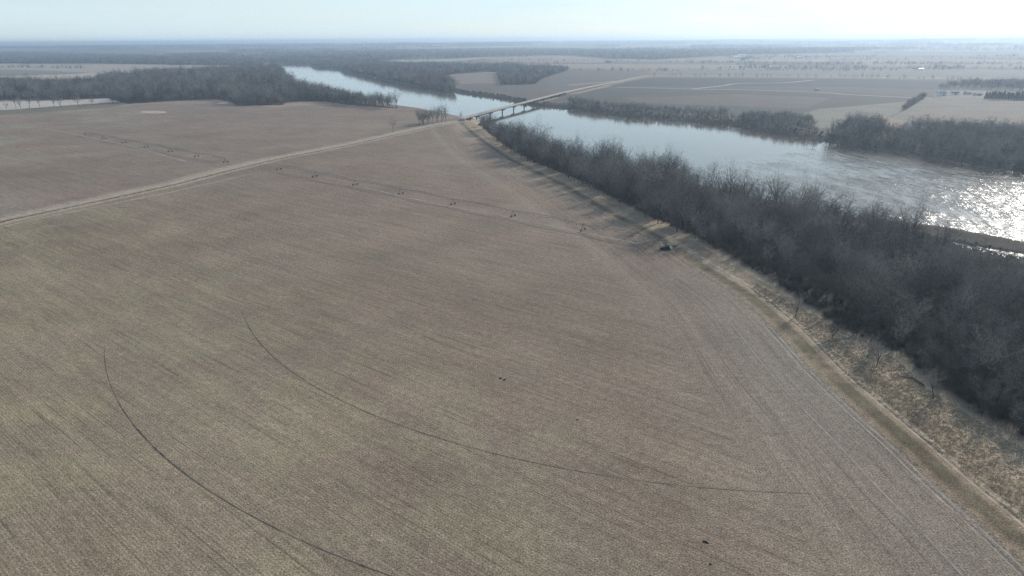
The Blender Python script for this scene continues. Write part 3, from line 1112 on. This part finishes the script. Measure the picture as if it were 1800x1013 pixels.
def kinds_collection(name, meshes):
    c = bpy.data.collections.new(name)
    for i, me_ in enumerate(meshes):
        o = bpy.data.objects.new(name + '_%02d' % i, me_)
        c.objects.link(o)
    return c


K_WHOLE = kinds_collection('bare_tree_kinds', whole)
K_FAR = kinds_collection('far_tree_kinds', farkinds)
K_SHRUB = kinds_collection('shrub_kinds', shrubs)


def scatter_group(kc):
    g_ = bpy.data.node_groups.new('scatter_' + kc.name, 'GeometryNodeTree')
    g_.interface.new_socket('Geometry', in_out='INPUT', socket_type='NodeSocketGeometry')
    g_.interface.new_socket('Geometry', in_out='OUTPUT', socket_type='NodeSocketGeometry')
    gi = g_.nodes.new('NodeGroupInput')
    go = g_.nodes.new('NodeGroupOutput')
    ip = g_.nodes.new('GeometryNodeInstanceOnPoints')
    ci = g_.nodes.new('GeometryNodeCollectionInfo')
    ci.inputs['Collection'].default_value = kc
    ci.inputs['Separate Children'].default_value = True
    ci.inputs['Reset Children'].default_value = True
    ip.inputs['Pick Instance'].default_value = True

    def attr(n, t):
        a_ = g_.nodes.new('GeometryNodeInputNamedAttribute')
        a_.data_type = t
        a_.inputs['Name'].default_value = n
        return a_.outputs['Attribute']
    lk = g_.links.new
    lk(gi.outputs[0], ip.inputs['Points'])
    lk(ci.outputs[0], ip.inputs['Instance'])
    lk(attr('kind_index', 'INT'), ip.inputs['Instance Index'])
    lk(attr('turn', 'FLOAT_VECTOR'), ip.inputs['Rotation'])
    lk(attr('size', 'FLOAT_VECTOR'), ip.inputs['Scale'])
    lk(ip.outputs[0], go.inputs[0])
    return g_


GN = {}


def scatter(name, xy, size, kc, label=None, cat=None, zoff=0.0, svar=.25, lump=.25):
    if kc.name not in GN:
        GN[kc.name] = scatter_group(kc)
    n = len(xy)
    z = gz(xy[:, 0], xy[:, 1]) + zoff
    me_ = bpy.data.meshes.new(name)
    me_.vertices.add(n)
    me_.vertices.foreach_set('co', np.stack([xy[:, 0], xy[:, 1], z], 1).astype(np.float32).ravel())
    a_ = me_.attributes.new('kind_index', 'INT', 'POINT')
    a_.data.foreach_set('value', rng.integers(0, len(kc.objects), n).astype(np.int32))
    a_ = me_.attributes.new('turn', 'FLOAT_VECTOR', 'POINT')
    a_.data.foreach_set('vector', np.stack([rng.normal(0, .04, n), rng.normal(0, .04, n), rng.uniform(0, 6.283, n)], 1).astype(np.float32).ravel())
    a_ = me_.attributes.new('size', 'FLOAT_VECTOR', 'POINT')
    s1 = size * rng.uniform(1 - svar, 1 + svar, n) * (1 + lump * 2 * (vnoise(xy[:, 0] / 24 + 9, xy[:, 1] / 24) - .5))
    s2 = s1 * rng.uniform(.85, 1.2, n)
    a_.data.foreach_set('vector', np.stack([s2, s2, s1], 1).astype(np.float32).ravel())
    o = link(name, me_)
    md = o.modifiers.new('scatter', 'NODES')
    md.node_group = GN[kc.name]
    tag(o, label, cat, kind='stuff')
    return o


def fill(poly, spacing, jitter=.45, keep=None):
    x0, y0 = poly.min(0)
    x1, y1 = poly.max(0)
    gx, gy = np.meshgrid(np.arange(x0, x1, spacing), np.arange(y0, y1, spacing))
    gx = gx.ravel() + rng.uniform(-jitter, jitter, gx.size) * spacing
    gy = gy.ravel() + rng.uniform(-jitter, jitter, gy.size) * spacing
    m_ = inside(gx, gy, poly)
    p = np.stack([gx[m_], gy[m_]], 1)
    if keep is not None:
        p = p[keep(p[:, 0], p[:, 1])]
    return p


def plant(x, y, h, label, group=None, k=None, cat='tree', name='bare_tree', wide=1.0, tilt=0.06):
    """one bare tree as a thing: trunk and crown are its parts"""
    k = random.randrange(len(protos)) if k is None else k
    tm, cm, H = protos[k]
    s = h / H
    root = link(name, None, None, (x, y, float(gz(x, y)[0])), random.uniform(0, 6.28))
    root.rotation_euler[0] = random.gauss(0, tilt)
    root.rotation_euler[1] = random.gauss(0, tilt)
    w_ = s * wide * random.uniform(.9, 1.12)
    root.scale = (w_, w_, s)
    link('trunk', tm, root)
    link('crown', cm, root)
    tag(root, label, cat, group)
    return root


# the wood between levee and river -------------------------------------------------
rest = []
pts = fill(wood_near, 6.6)
dl, sdn, _ = linedist(pts[:, 0], pts[:, 1], levee)
ok = (dl > np.where(pts[:, 1] > 330, 6, 20)) & (vnoise(pts[:, 0] / 11, pts[:, 1] / 11) > 0.27) & (linedist(pts[:, 0], pts[:, 1], slough_poly, True)[0] > 5) & ~inside(pts[:, 0], pts[:, 1], slough_poly)
pts = pts[ok]
dcam = np.hypot(pts[:, 0], pts[:, 1])


def low_by_slough(x, y):
    # saplings only, next to the slough and the spit
    d_ = np.minimum(linedist(x, y, slough_poly, True)[0], linedist(x, y, near_bank)[0])
    return np.where(y < 430, 1 - (1 - (0.18 + 0.82 * sstep(d_, 24, 82))) * sstep(x, 180, 215), 1.0)


lowk = low_by_slough(pts[:, 0], pts[:, 1])
vis = np.abs(np.arctan2(pts[:, 0], pts[:, 1])) < math.radians(40)
order = np.argsort(dcam + (~vis) * 5000)
near_n = 205
de, _, _ = linedist(pts[:, 0], pts[:, 1], wood_near[:19])
for i in order[:near_n]:
    x, y = pts[i]
    edge = de[i] < 9
    h = float(np.clip(rng.normal(14.5, 2.8), 6, 20)) * lowk[i] * (1 if y > 330 else float(.45 + .55 * sstep(de[i], 2, 22)))
    if edge:
        lab = 'bare grey tree on the grassy front edge of the dense riverside wood'
        grp = 'bare trees on the front edge of the riverside wood'
    else:
        lab = 'bare grey tree inside the dense riverside wood at the right of the photo'
        grp = 'bare trees inside the near end of the riverside wood'
    plant(x, y, h, lab, grp)
restp = pts[order[near_n:]]
restk = lowk[order[near_n:]]
scatter('woodland', restp, 1.08 * restk, K_WHOLE, 'dense bare grey wood filling the strip between the levee track and the river', 'woodland', svar=.3)
up = fill(wood_near, 2.6)
dl, _, _ = linedist(up[:, 0], up[:, 1], levee)
up = up[(dl > 10) & (linedist(up[:, 0], up[:, 1], wood_near[:19])[0] > 5) & (vnoise(up[:, 0] / 5, up[:, 1] / 5) > .3) & (np.hypot(up[:, 0], up[:, 1]) < 900)]
scatter('undergrowth', up, .75, K_SHRUB, 'tangled brown undergrowth beneath the bare riverside wood', 'undergrowth', svar=.5)

# taller fringe on the river side
fr = near_bank[(near_bank[:, 1] > 300) & (near_bank[:, 1] < 905)]
# reeds on the spit
sp_ = fill(SPIT, 2.2)
scatter('reeds', sp_, .55, K_SHRUB, 'low reeds and brush on the narrow spit between slough and river', 'reeds', svar=.4)

# far woods that read as masses ------------------------------------------------------
scatter('far_woodland', fill(W_LEFT, 11.5, keep=lambda a_, b_: vnoise(a_ / 30, b_ / 30) > .16), 1.3, K_FAR, 'broad bare wood beyond the far left field, up to the river bend', 'woodland', svar=.35, lump=.4)
scatter('far_woodland', fill(W_FARBANK, 11, keep=lambda a_, b_: vnoise(a_ / 40, b_ / 40) > .15), 1.15, K_FAR, 'hazy bare wood lining the far river bank upstream of the bridge', 'woodland')
scatter('far_woodland', fill(W_POINT, 13), 1.0, K_FAR, 'distant low wood at the point where the river bends out of sight', 'woodland')
scatter('far_woodland', fill(W_E, 9), 1.0, K_FAR, 'bare wood beside the small tan field just left of the bridge road', 'woodland')
scatter('far_woodland', fill(W_MIDBAND, 17), 1.45, K_FAR, 'long dark blue band of woodland in the middle distance under the hills', 'woodland')
scatter('far_woodland', fill(W_LB, 14), 1.1, K_FAR, 'distant dark woodland band behind the pale fields at far left', 'woodland')
scatter('far_woodland', fill(W_RIGHT, 8.0), 1.05, K_FAR, 'dense dark wood on the far river bank at the right edge', 'woodland')
scatter('bank_brush', np.vstack([fill(W_BRUSH, 6.0, keep=lambda a_, b_: vnoise(a_ / 30, b_ / 30) > .27), fill(GP([(1300, 213), (1340, 205), (1425, 208), (1430, 222), (1380, 224), (1320, 220)]), 6)]), .5, K_FAR, 'scattered brush and small trees along the far river bank right of the bridge', 'brush', svar=.5)
scatter('far_woodland', fill(W_BANK, 8.0), 1.25, K_FAR, 'bare trees thickening the strip between the far left field and the river', 'woodland')
scatter('far_woodland', fill(W_FARM, 11), .95, K_FAR, 'bare trees massed behind the white farm buildings at right', 'woodland')
scatter('hedge', fill(W_HEDGE, 4.0), .55, K_FAR, 'dark diagonal hedge running down from the farmstead', 'hedge')
# distant scatter: groves and field-edge lines across the plain
gr = []
for _ in range(190):
    a_ = rng.uniform(-40, 42)
    r_ = math.exp(rng.uniform(math.log(2300), math.log(15000)))
    x, y = r_ * math.sin(math.radians(a_)), r_ * math.cos(math.radians(a_))
    if (a_ < -12 and r_ < 3600) or (a_ < 8 and r_ < 3000):
        continue
    if linedist(np.array([x]), np.array([y]), river_poly, True)[0][0] < 120 or inside(np.array([x]), np.array([y]), river_poly)[0]:
        continue
    ln = rng.uniform(80, 900) * (r_ / 5000) ** .5
    n_ = int(ln / rng.uniform(5, 13)) + 2
    tt = rng.uniform(-.5, .5, n_) * ln
    o_ = th if rng.random() < .8 else th + math.pi / 2
    wd = rng.choice([1.5, 3, 6, 14])
    gr.append(np.stack([x + tt * math.cos(o_) + rng.normal(0, wd, n_), y - tt * math.sin(o_) + rng.normal(0, wd * .6, n_)], 1))
gr = np.vstack(gr)
ok = ~inside(gr[:, 0], gr[:, 1], river_poly)
scatter('far_groves', gr[ok], .75, K_FAR, 'small distant groves and field-edge tree lines scattered over the hazy plain', 'groves', svar=.4)
# ragged bands of far woodland towards the hills
n_ = 330000
aa = np.radians(rng.uniform(-44, 44, n_))
rr_ = np.sqrt(rng.uniform(3700 ** 2, 12500 ** 2, n_))
fb = np.stack([rr_ * np.sin(aa), rr_ * np.cos(aa)], 1)
fb = fb[woods(fb[:, 0], fb[:, 1])]
fb = fb[::max(1, len(fb) // 45000)]
scatter('far_woodland', fb, 1.4, K_FAR, 'faint blue ribbons of woodland on the far plain below the skyline', 'woodland', svar=.4)
# bank fringes
def along(line, step, off, jit):
    seg = np.hypot(*np.diff(line, axis=0).T)
    s = np.concatenate([[0], np.cumsum(seg)])
    ss = np.arange(0, s[-1], step)
    ss = ss + rng.uniform(-.4, .4, len(ss)) * step
    px = np.interp(ss, s, line[:, 0])
    py = np.interp(ss, s, line[:, 1])
    tx = np.interp(ss + 3, s, line[:, 0]) - px
    ty = np.interp(ss + 3, s, line[:, 1]) - py
    l = np.maximum(np.hypot(tx, ty), 1e-3)
    q = off + rng.normal(0, jit, len(ss))
    return np.stack([px - ty / l * q, py + tx / l * q], 1)


fbk = far_bank[(far_bank[:, 1] < 2600) & (far_bank[:, 0] < 700)]
fs = along(fbk, 3.0, 8, 3)
scatter('bank_shrubs', fs, .9, K_SHRUB, 'low dark shrubs along the top of the far river bank', 'shrubs', svar=.4)

# single trees ---------------------------------------------------------------------
def at(px, py):
    return G(px, py)


for (px, py, h, lab, k) in (
        (691, 233, 14, 'lone bare tree beside the road at the corner of the far field', 3),
        (810, 209, 9.5, 'round bare tree at the roadside just before the bridge', 1),
        (826, 215, 7.5, 'small bare tree beside the bridge abutment, field side', 4),
        (805, 151, 15, 'lone dark tree in the small tan field across the river', 7),
        (874, 149, 12, 'small bare tree at the right end of the small tan field across the river', 2)):
    plant(*at(px, py), h, lab, k=k, tilt=.02)
ORD = 'first second third fourth fifth sixth seventh eighth ninth tenth eleventh twelfth thirteenth fourteenth fifteenth sixteenth seventeenth eighteenth nineteenth twentieth'.split()
ORD += [t_ + '-' + u_ for t_ in ('twenty', 'thirty', 'forty', 'fifty', 'sixty') for u_ in ORD[:9]]
ORD = ORD[:29] + ['thirtieth'] + ORD[29:38] + ['fortieth'] + ORD[38:47] + ['fiftieth'] + ORD[47:56] + ['sixtieth'] + ORD[56:]
n_ord = -1
for px, py, h in sorted(((737, 220, 14), (745, 219.5, 15), (753, 219, 13), (761, 218, 14), (768, 216.5, 15), (776, 215, 17), (783, 213.5, 13), (742, 217, 12), (757, 216, 13), (770, 213, 14))):
    n_ord += 1
    plant(*at(px, py), h * 1.3, ORD[n_ord] + ' bare tree from the left in the small clump beside the road before the bridge', 'clump of bare trees beside the road before the bridge', tilt=.03)
n_ord = -1
for px, py, h in sorted(((586, 181, 12), (598, 182, 15), (607, 184, 16), (615, 184, 15), (624, 185.5, 14), (633, 186, 17), (641, 186.5, 15), (650, 187, 14), (658, 187.5, 12),
                  (667, 188.5, 14), (674, 189, 16), (681, 189.5, 15), (690, 190, 16), (697, 190.5, 18), (592, 181, 13), (645, 187, 13), (629, 186, 14), (612, 184, 13))):
    n_ord += 1
    plant(*at(px, py), h * 1.35, ORD[n_ord] + ' bare tree from the left in the thin line between left field and river', 'thin line of bare trees along the near river bank', tilt=.03)
n_ord = -1
for px, py, h in sorted(((28, 190, 17), (36, 190, 18), (52, 192, 24), (70, 188, 16), (95, 188, 18), (107, 188, 20), (138, 186, 20), (163, 184, 12), (198, 182, 21), (12, 192, 11))):
    n_ord += 1
    plant(*at(px, py), h * 1.1, ORD[n_ord] + ' bare tree from the left standing before the pale strip at far left', 'separate bare trees in front of the pale strip at far left', tilt=.02)
# hedgerow of separate trees across the river
hx = 1150.0
n_ord = -1
while hx < 1720:
    base = np.interp(hx, [1150, 1500, 1720], [134.5, 138, 142.5])
    x, y = at(hx, base + random.uniform(-.6, .6))
    i = random.randrange(4)
    o = link('hedgerow_tree', farkinds[i], None, (x, y, float(gz(x, y)[0])), random.uniform(0, 6))
    s_ = random.uniform(.55, 1.05)
    o.scale = (s_ * .9, s_ * .9, s_)
    n_ord += 1
    tag(o, ORD[n_ord] + ' small bare tree from the left in the field-edge row across the river', 'tree', 'row of separate trees along the field edge across the river')
    hx += random.choice((5, 6, 7, 8, 9, 12, 16, 26))


for px, py, h, lab, k in ((1541, 644, 9, 'bare tree standing alone on the pale grass left of the fallen log', 0), (1524, 628, 8, 'dark slender bare tree leaning out of the wood near the bleached stump', 6),
                          (1398, 556, 8.5, 'bare tree leaning over the levee track where the grass strip narrows', 5), (1640, 700, 9, 'bare tree stepping out of the wood edge right of the fallen log', 2),
                          (1462, 596, 7, 'low bare tree at the dark wood front, between the leaning tree and the stump', 4)):
    plant(*at(px, py), h, lab, k=k)


# evergreen windbreak
def evergreen_mesh(seed, H=11.0):
    rr = np.random.default_rng(seed)
    n = 1500
    t = rr.uniform(0, 1, n) ** .8
    R_e = (1 - t) ** .75 * 2.9 * (0.85 + .3 * rr.random(n))
    a_ = rr.uniform(0, 6.283, n)
    q = np.sqrt(rr.uniform(.25, 1, n))
    p = np.stack([R_e * q * np.cos(a_), R_e * q * np.sin(a_), .6 + t * (H - .6)], 1)
    e = p + np.stack([np.cos(a_), np.sin(a_), rr.uniform(-.2, .7, n)], 1) * rr.uniform(.5, 1.1, (n, 1))
    return blades(np.hstack([p, e, np.full((n, 1), .22), np.zeros((n, 1))]))


ev = []
for i in range(3):
    V, f = evergreen_mesh(50 + i)
    ev.append(mesh_np('crown', V, f, M['needle']))
evt = MB().tube((0, 0, -.4), (0, 0, 9), .22, .05, 6).mesh('trunk', M['bark'])
ex = 1733.0
n_ord = -1
while ex < 1850:
    n_ord += 1
    for rowq in (0, 1):
        x, y = at(ex + random.uniform(-1, 1), 174.5 + (ex - 1728) * .03 - rowq * 2.6)
        root = link('evergreen_tree', None, None, (x, y, float(gz(x, y)[0])), random.uniform(0, 6))
        s_ = random.uniform(.85, 1.15)
        root.scale = (s_, s_, s_)
        link('trunk', evt, root)
        link('crown', random.choice(ev), root)
        tag(root, 'dark evergreen, ' + ORD[n_ord] + ' from the left in the ' + ('front', 'rear')[rowq] + ' row of the farm windbreak', 'tree', 'evergreen windbreak beside the farmstead')
    ex += 5.2


# ------------------------------------------------------------------ buildings
def building(name, px, py, size, rot, wall, roof, label, cat, ridge=2.0, door=True, windows=0):
    x, y = at(px, py)
    lx, ly, h = size
    root = link(name, None, None, (x, y, float(gz(x, y)[0]) - .1), rot)
    m = MB()
    m.poly([(-lx / 2, -ly / 2, 0), (lx / 2, -ly / 2, 0), (lx / 2, ly / 2, 0), (-lx / 2, ly / 2, 0),
            (-lx / 2, -ly / 2, h), (lx / 2, -ly / 2, h), (lx / 2, ly / 2, h), (-lx / 2, ly / 2, h), (-lx / 2, 0, h + ridge), (lx / 2, 0, h + ridge)],
           [(0, 1, 5, 4), (2, 3, 7, 6), (1, 2, 6, 9, 5), (3, 0, 4, 8, 7)])
    m.build('wall', wall, root)
    r = MB()
    o_ = .5
    k = ridge / (ly / 2)
    for sgn in (-1, 1):
        y0 = sgn * (ly / 2 + o_)
        z0 = h - o_ * k
        r.poly([(-lx / 2 - o_, y0, z0 + .02), (lx / 2 + o_, y0, z0 + .02), (lx / 2 + o_, 0, h + ridge + .02), (-lx / 2 - o_, 0, h + ridge + .02),
                (-lx / 2 - o_, y0, z0 + .2), (lx / 2 + o_, y0, z0 + .2), (lx / 2 + o_, 0, h + ridge + .2), (-lx / 2 - o_, 0, h + ridge + .2)],
               [(3, 2, 1, 0), (4, 5, 6, 7), (0, 1, 5, 4), (1, 2, 6, 5), (3, 0, 4, 7)])
    r.build('roof', roof, root)
    if door:
        MB().box((0, -ly / 2 - .04, min(h, 4) * .42), (min(4, lx * .25), .08, min(h, 4) * .84)).build('door', M['roof_grey'], root)
    for i in range(windows):
        MB().box((-lx / 2 + lx * (i + .5) / windows + (1.2 if abs(-lx / 2 + lx * (i + .5) / windows) < 1 else 0), -ly / 2 - .04, 1.7), (1.0, .08, 1.2)).build('window', M['glass'], root)
    tag(root, label, cat)
    return root


building('farmhouse', 1655, 168.5, (14, 9, 4.5), .3, M['white'], M['roof_grey'], 'white farmhouse among bare trees at the head of the diagonal hedge', 'house', 3, True, 4)
building('farm_shed', 1678, 167, (12, 8, 3.5), -.2, M['white'], M['roof_grey'], 'grey-roofed white farm shed just right of the farmhouse', 'shed')
building('farm_shed', 1700, 166, (12, 8, 3.5), .5, M['wall_tan'], M['roof_grey'], 'tan farm shed with a grey roof between the farmhouse and the evergreens', 'shed')
building('machine_shed', 1718, 168, (13, 8, 3), .1, M['wall_tan'], M['roof_tan'], 'low tan machine shed beside the evergreen windbreak', 'shed')
building('long_barn', 1304, 98.2, (50, 16, 5), .08, M['white'], M['roof_white'], 'long white-roofed barn, the rear one of the pair far across the plain', 'barn', 3)
building('long_barn', 1297, 101.6, (46, 16, 5), .08, M['white'], M['roof_white'], 'long white-roofed barn, the front one of the pair far across the plain', 'barn', 3)
building('metal_shed', 1404, 101.5, (34, 14, 5), .1, M['white'], M['roof_white'], 'distant white shed, leftmost of the farmyard right of the barn pair', 'shed', 2)
building('metal_shed', 1416, 100.4, (26, 14, 7), .1, M['white'], M['roof_white'], 'distant tall white shed in the middle of the farmyard right of the barn pair', 'shed', 3)
building('metal_shed', 1436, 101.5, (16, 12, 8), .4, M['white'], M['roof_grey'], 'distant white house-like shed, rightmost of the farmyard beyond the barn pair', 'shed', 4)
building('red_barn', 1069, 110.5, (20, 12, 5), .2, M['barn_red'], M['roof_grey'], 'small faded red barn alone in the reddish field beyond the river', 'barn', 4)
building('white_building', 527, 83.5, (42, 30, 14), .1, M['white'], M['roof_white'], 'bright white building alone near the skyline above the river bend', 'building', 6)
building('farm_shed', 1548, 111.5, (16, 9, 4), .1, M['white'], M['roof_white'], 'tiny white shed alone in the pinkish far field at right', 'shed')
building('farm_shed', 1618, 123.5, (16, 10, 4), .1, M['white'], M['roof_white'], 'tiny white shed just behind the row of field-edge trees at right', 'shed')
building('farm_shed', 1436, 159.5, (8, 6, 3), .1, M['wall_tan'], M['roof_white'], 'tiny pale shed beside the straight track in the dark field across the river', 'shed')


# ------------------------------------------------------------------ centre-pivot irrigators
def wheel_mesh(r=.62, w_=.3):
    m = MB().tube((0, -w_ / 2, 0), (0, w_ / 2, 0), r, r, 14)
    return m.mesh('wheel', M['rubber'])


WHEEL = wheel_mesh()
HUB = MB().tube((0, -.26, 0), (0, .26, 0), .3, .3, 8).mesh('rim', M['galv'])


def span_mesh(Ls):
    m = MB()
    N = 10
    hgt_ = 3.7

    def zc(t):
        return hgt_ + 1.1 * math.sin(math.pi * t)
    for i in range(N):
        a_, b_ = i / N, (i + 1) / N
        m.tube((a_ * Ls, 0, zc(a_)), (b_ * Ls, 0, zc(b_)), .13, .13, 6, False)
        for sy in (-1, 1):
            if 0 < i < N:
                ty = sy * .75
                za = zc(a_) - 1.25
                m.tube((a_ * Ls, 0, zc(a_)), (a_ * Ls, ty, za), .045, .045, 3, False)
                if i < N - 1:
                    m.tube((a_ * Ls, ty, za), (b_ * Ls, ty, zc(b_) - 1.25), .035, .035, 3, False)
                    m.tube((a_ * Ls, 0, zc(a_)), (b_ * Ls, ty, zc(b_) - 1.25), .03, .03, 3, False)
                else:
                    m.tube((a_ * Ls, ty, za), (Ls, 0, zc(1)), .035, .035, 3, False)
                if i == 1:
                    m.tube((0, 0, zc(0)), (a_ * Ls, ty, za), .035, .035, 3, False)
        if 0 < i:
            m.tube((a_ * Ls, -.75, zc(a_) - 1.25), (a_ * Ls, .75, zc(a_) - 1.25), .04, .04, 3, False)
    return m.mesh('span', M['galv'])


def drop_mesh():
    return MB().tube((0, 0, -.2), (0, 0, -2.3), .03, .03, 3, False).mesh('sprinkler_drop', M['black'])


def tower_mesh():
    m = MB()
    for sy in (-1, 1):
        m.tube((0, sy * .15, 3.7), (0, sy * 1.65, .85), .09, .09, 5)
        m.tube((.5, sy * .15, 3.7), (.15, sy * 1.65, .85), .06, .06, 4)
    m.tube((0, -2.1, .75), (0, 2.1, .75), .16, .16, 6)
    m.tube((0, -1.1, 2.35), (0, 1.1, 2.35), .05, .05, 4)
    m.box((0, 0, 4.2), (.35, .3, .5))
    return m.mesh('tower', M['galv'])


TOWER = tower_mesh()
DROP = drop_mesh()


def irrigator(p0, p1, n, label):
    d = p1 - p0
    Lt = float(np.hypot(*d))
    a_ = math.atan2(d[1], d[0])
    Ls = Lt / n
    z0 = float(gz(*p0)[0])
    root = link('pivot_irrigator', None, None, (p0[0], p0[1], z0), a_)
    tag(root, label, 'irrigator')
    sm = span_mesh(Ls)
    for i in range(n):
        sp = link('span', sm, root, (i * Ls, 0, 0))
        for k in range(6):
            t_ = (k + .5) / 6
            link('sprinkler_drop', DROP, sp, (t_ * Ls, 0, 3.7 + 1.1 * math.sin(math.pi * t_)))
        q = p0 + d * (i + 1) / n
        dz_ = float(gz(*q)[0]) - z0
        tw = link('tower', TOWER, root, ((i + 1) * Ls, 0, dz_))
        for sy in (-1, 1):
            link('wheel', WHEEL, tw, (0, sy * 1.95, .6), math.pi / 2)
    m = MB()
    for sx in (-1, 1):
        for sy in (-1, 1):
            m.tube((sx * 1.3, sy * 1.3, 0), (sx * .25, sy * .25, 3.6), .07, .07, 5)
    m.tube((0, 0, 0), (0, 0, 4.0), .14, .14, 8)
    m.box((0, 0, .06), (3.2, 3.2, .22))
    for zz in (1.2, 2.4):
        r_ = 1.3 - 1.05 * zz / 3.6
        for s1, s2 in (((-1, -1), (1, -1)), ((1, -1), (1, 1)), ((1, 1), (-1, 1)), ((-1, 1), (-1, -1))):
            m.tube((s1[0] * r_, s1[1] * r_, zz), (s2[0] * r_, s2[1] * r_, zz), .045, .045, 4)
    m.build('pivot_stand', M['galv'], root)
    MB().box((1.0, -.9, 1.5), (.5, .35, .9)).build('control_box', M['galv'], root)
    return root


END = np.array(G(497, 300))
END = PIVOT + (END - PIVOT) / np.hypot(*(END - PIVOT)) * 358
irrigator(PIVOT, END, 7, 'long galvanised centre-pivot irrigator on wheeled towers in the near field')
P2 = np.array(G(150, 238.5))
E2 = np.array(G(397, 286))
irrigator(P2, E2, 6, 'galvanised centre-pivot irrigator in the far left field across the road')

# engine set beside the pivot stand
ep = np.array(G(1171, 438.5))
eng = link('irrigation_engine', None, None, (ep[0], ep[1], float(gz(*ep)[0])), math.radians(12))
tag(eng, 'black diesel pump engine on a skid beside the near pivot stand', 'engine')
MB().box((-.3, 0, .18), (5.4, 1.9, .3)).build('skid', M['black'], eng)
m = MB().poly([(-2.8, -.8, .332), (1.2, -.8, .332), (1.2, .8, .332), (-2.8, .8, .332), (-2.6, -.7, 1.3), (.9, -.7, 2.2), (.9, .7, 2.2), (-2.6, .7, 1.3)],
              [(3, 2, 1, 0), (4, 5, 6, 7), (0, 1, 5, 4), (1, 2, 6, 5), (2, 3, 7, 6), (3, 0, 4, 7)])
m.build('engine_hood', M['black'], eng)
MB().box((1.32, 0, 1.25), (.2, 1.5, 1.8)).build('radiator', M['black'], eng)
MB().tube((-.6, .2, 1.6), (-.6, .2, 3.0), .09, .09, 8).build('exhaust_pipe', M['black'], eng)
MB().tube((2.4, -1.0, 1.0), (2.4, 1.0, 1.0), .5, .5, 12).build('fuel_tank', M['white'], eng)
MB().tube((-3.0, -.5, .9), (-3.0, .5, .9), .42, .42, 12).build('pump', M['black'], eng)


def heap(name, px, py, rx, ry, h, mat, label, cat, seed=1, rot=0.0):
    rr = np.random.default_rng(seed)
    nr_, na_ = 5, 14
    V = [(0, 0, h)]
    for i in range(1, nr_ + 1):
        t_ = i / nr_
        for j in range(na_):
            a_ = 2 * math.pi * j / na_
            q = 1 + .25 * rr.normal() * t_ ** .5
            V.append((rx * t_ * q * math.cos(a_), ry * t_ * q * math.sin(a_), h * math.cos(t_ * math.pi / 2) * (1 + .25 * rr.normal()) - .06 * (i == nr_)))
    Fc = [(0, 1 + j, 1 + (j + 1) % na_) for j in range(na_)]
    for i in range(nr_ - 1):
        for j in range(na_):
            a_, b_ = 1 + i * na_ + j, 1 + i * na_ + (j + 1) % na_
            Fc.append((a_, a_ + na_, b_ + na_, b_))
    x, y = at(px, py)
    m_ = MB().poly(V, Fc)
    return tag(m_.build(name, mat, None, (x, y, float(gz(x, y)[0])), rot), label, cat)


heap('straw_heap', 1175, 430.5, 3.2, 1.6, .7, M['straw'], 'low tan straw heap right behind the black pump engine', 'straw heap', 3)
heap('soil_clump', 880, 665.5, .55, .4, .3, M['black'], 'small dark clump, left one of the pair in the middle of the near field', 'debris', 5)
heap('soil_clump', 887, 668, .5, .35, .3, M['black'], 'small dark clump, right one of the pair in the middle of the near field', 'debris', 6)
heap('soil_clump', 1015, 738, .45, .25, .2, M['black'], 'tiny dark clump alone, between the clump pair and the outer tyre rut', 'debris', 7, -.6)
heap('soil_clump', 1240, 953, .7, .25, .25, M['black'], 'dark clump alone on the near field, upper of two close to the bottom edge', 'debris', 8, -.6)
heap('soil_clump', 1249, 992, .4, .22, .2, M['black'], 'small dark clump lowest in the near field, just above the bottom edge', 'debris', 9, -.4)

# fallen log and bleached snag in the rough grass
x0, y0 = at(1578, 661)
x1, y1 = at(1606, 667)
x2, y2 = at(1623, 679)
lg = MB()
lg.tube((x0, y0, float(gz(x0, y0)[0]) + .12), (x1, y1, float(gz(x1, y1)[0]) + .22), .08, .16, 8)
lg.tube((x1, y1, float(gz(x1, y1)[0]) + .22), (x2, y2, float(gz(x2, y2)[0]) + .3), .16, .28, 8)
lg.tube((x1, y1, float(gz(x1, y1)[0]) + .3), (x1 - 1.6, y1 + 2.2, float(gz(x1, y1)[0]) + .5), .1, .03, 6)
tag(lg.build('fallen_log', M['log']), 'dark fallen log lying bent on the pale grass by the wood edge', 'log')
xs_, ys_ = at(1525, 606)
sn = MB()
sn.tube((0, 0, -.2), (.15, .1, 1.3), .22, .14, 7)
sn.tube((.15, .1, 1.25), (.75, .3, 2.5), .12, .03, 6)
sn.tube((.1, .05, 1.0), (-.5, -.1, 2.0), .1, .03, 6)
tag(sn.build('dead_stump', M['bleached'], None, (xs_, ys_, float(gz(xs_, ys_)[0]))), 'bleached white forked dead stump at the dark front of the wood', 'stump')

# dry grass tussocks on the strip between levee and wood, and on the levee's field side
tus = [shrub_mesh(70 + i, H=.28 + .07 * i, n=30, spread=1.2, w=.03, mat='pale_grass') for i in range(3)]
K_TUS = kinds_collection('grass_kinds', tus)
g0 = fill(GP([(1330, 500), (1450, 565), (1560, 620), (1640, 690), (1800, 790), (2000, 900), (2000, 1080), (1800, 920), (1640, 785), (1560, 720), (1480, 650), (1400, 570), (1320, 510)]), .95)
scatter('dry_grass', g0, 1.0, K_TUS, 'rough dry grass covering the levee and the strip before the wood', 'grass', svar=.5)

# ------------------------------------------------------------------ haze
hm = bpy.data.materials.new('haze')
hm.use_nodes = True
nt = hm.node_tree
nt.nodes.clear()
ho = nt.nodes.new('ShaderNodeOutputMaterial')
hv = nt.nodes.new('ShaderNodeVolumePrincipled')
hv.inputs['Color'].default_value = (0.63, 0.80, 1.0, 1)
hv.inputs['Density'].default_value = 0.000118
hv.inputs['Anisotropy'].default_value = 0.45
nt.links.new(hv.outputs['Volume'], ho.inputs['Volume'])
hb = MB().box((0, 0, 60), (80000, 80000, 136))
tag(hb.build('haze', hm), kind='stuff')
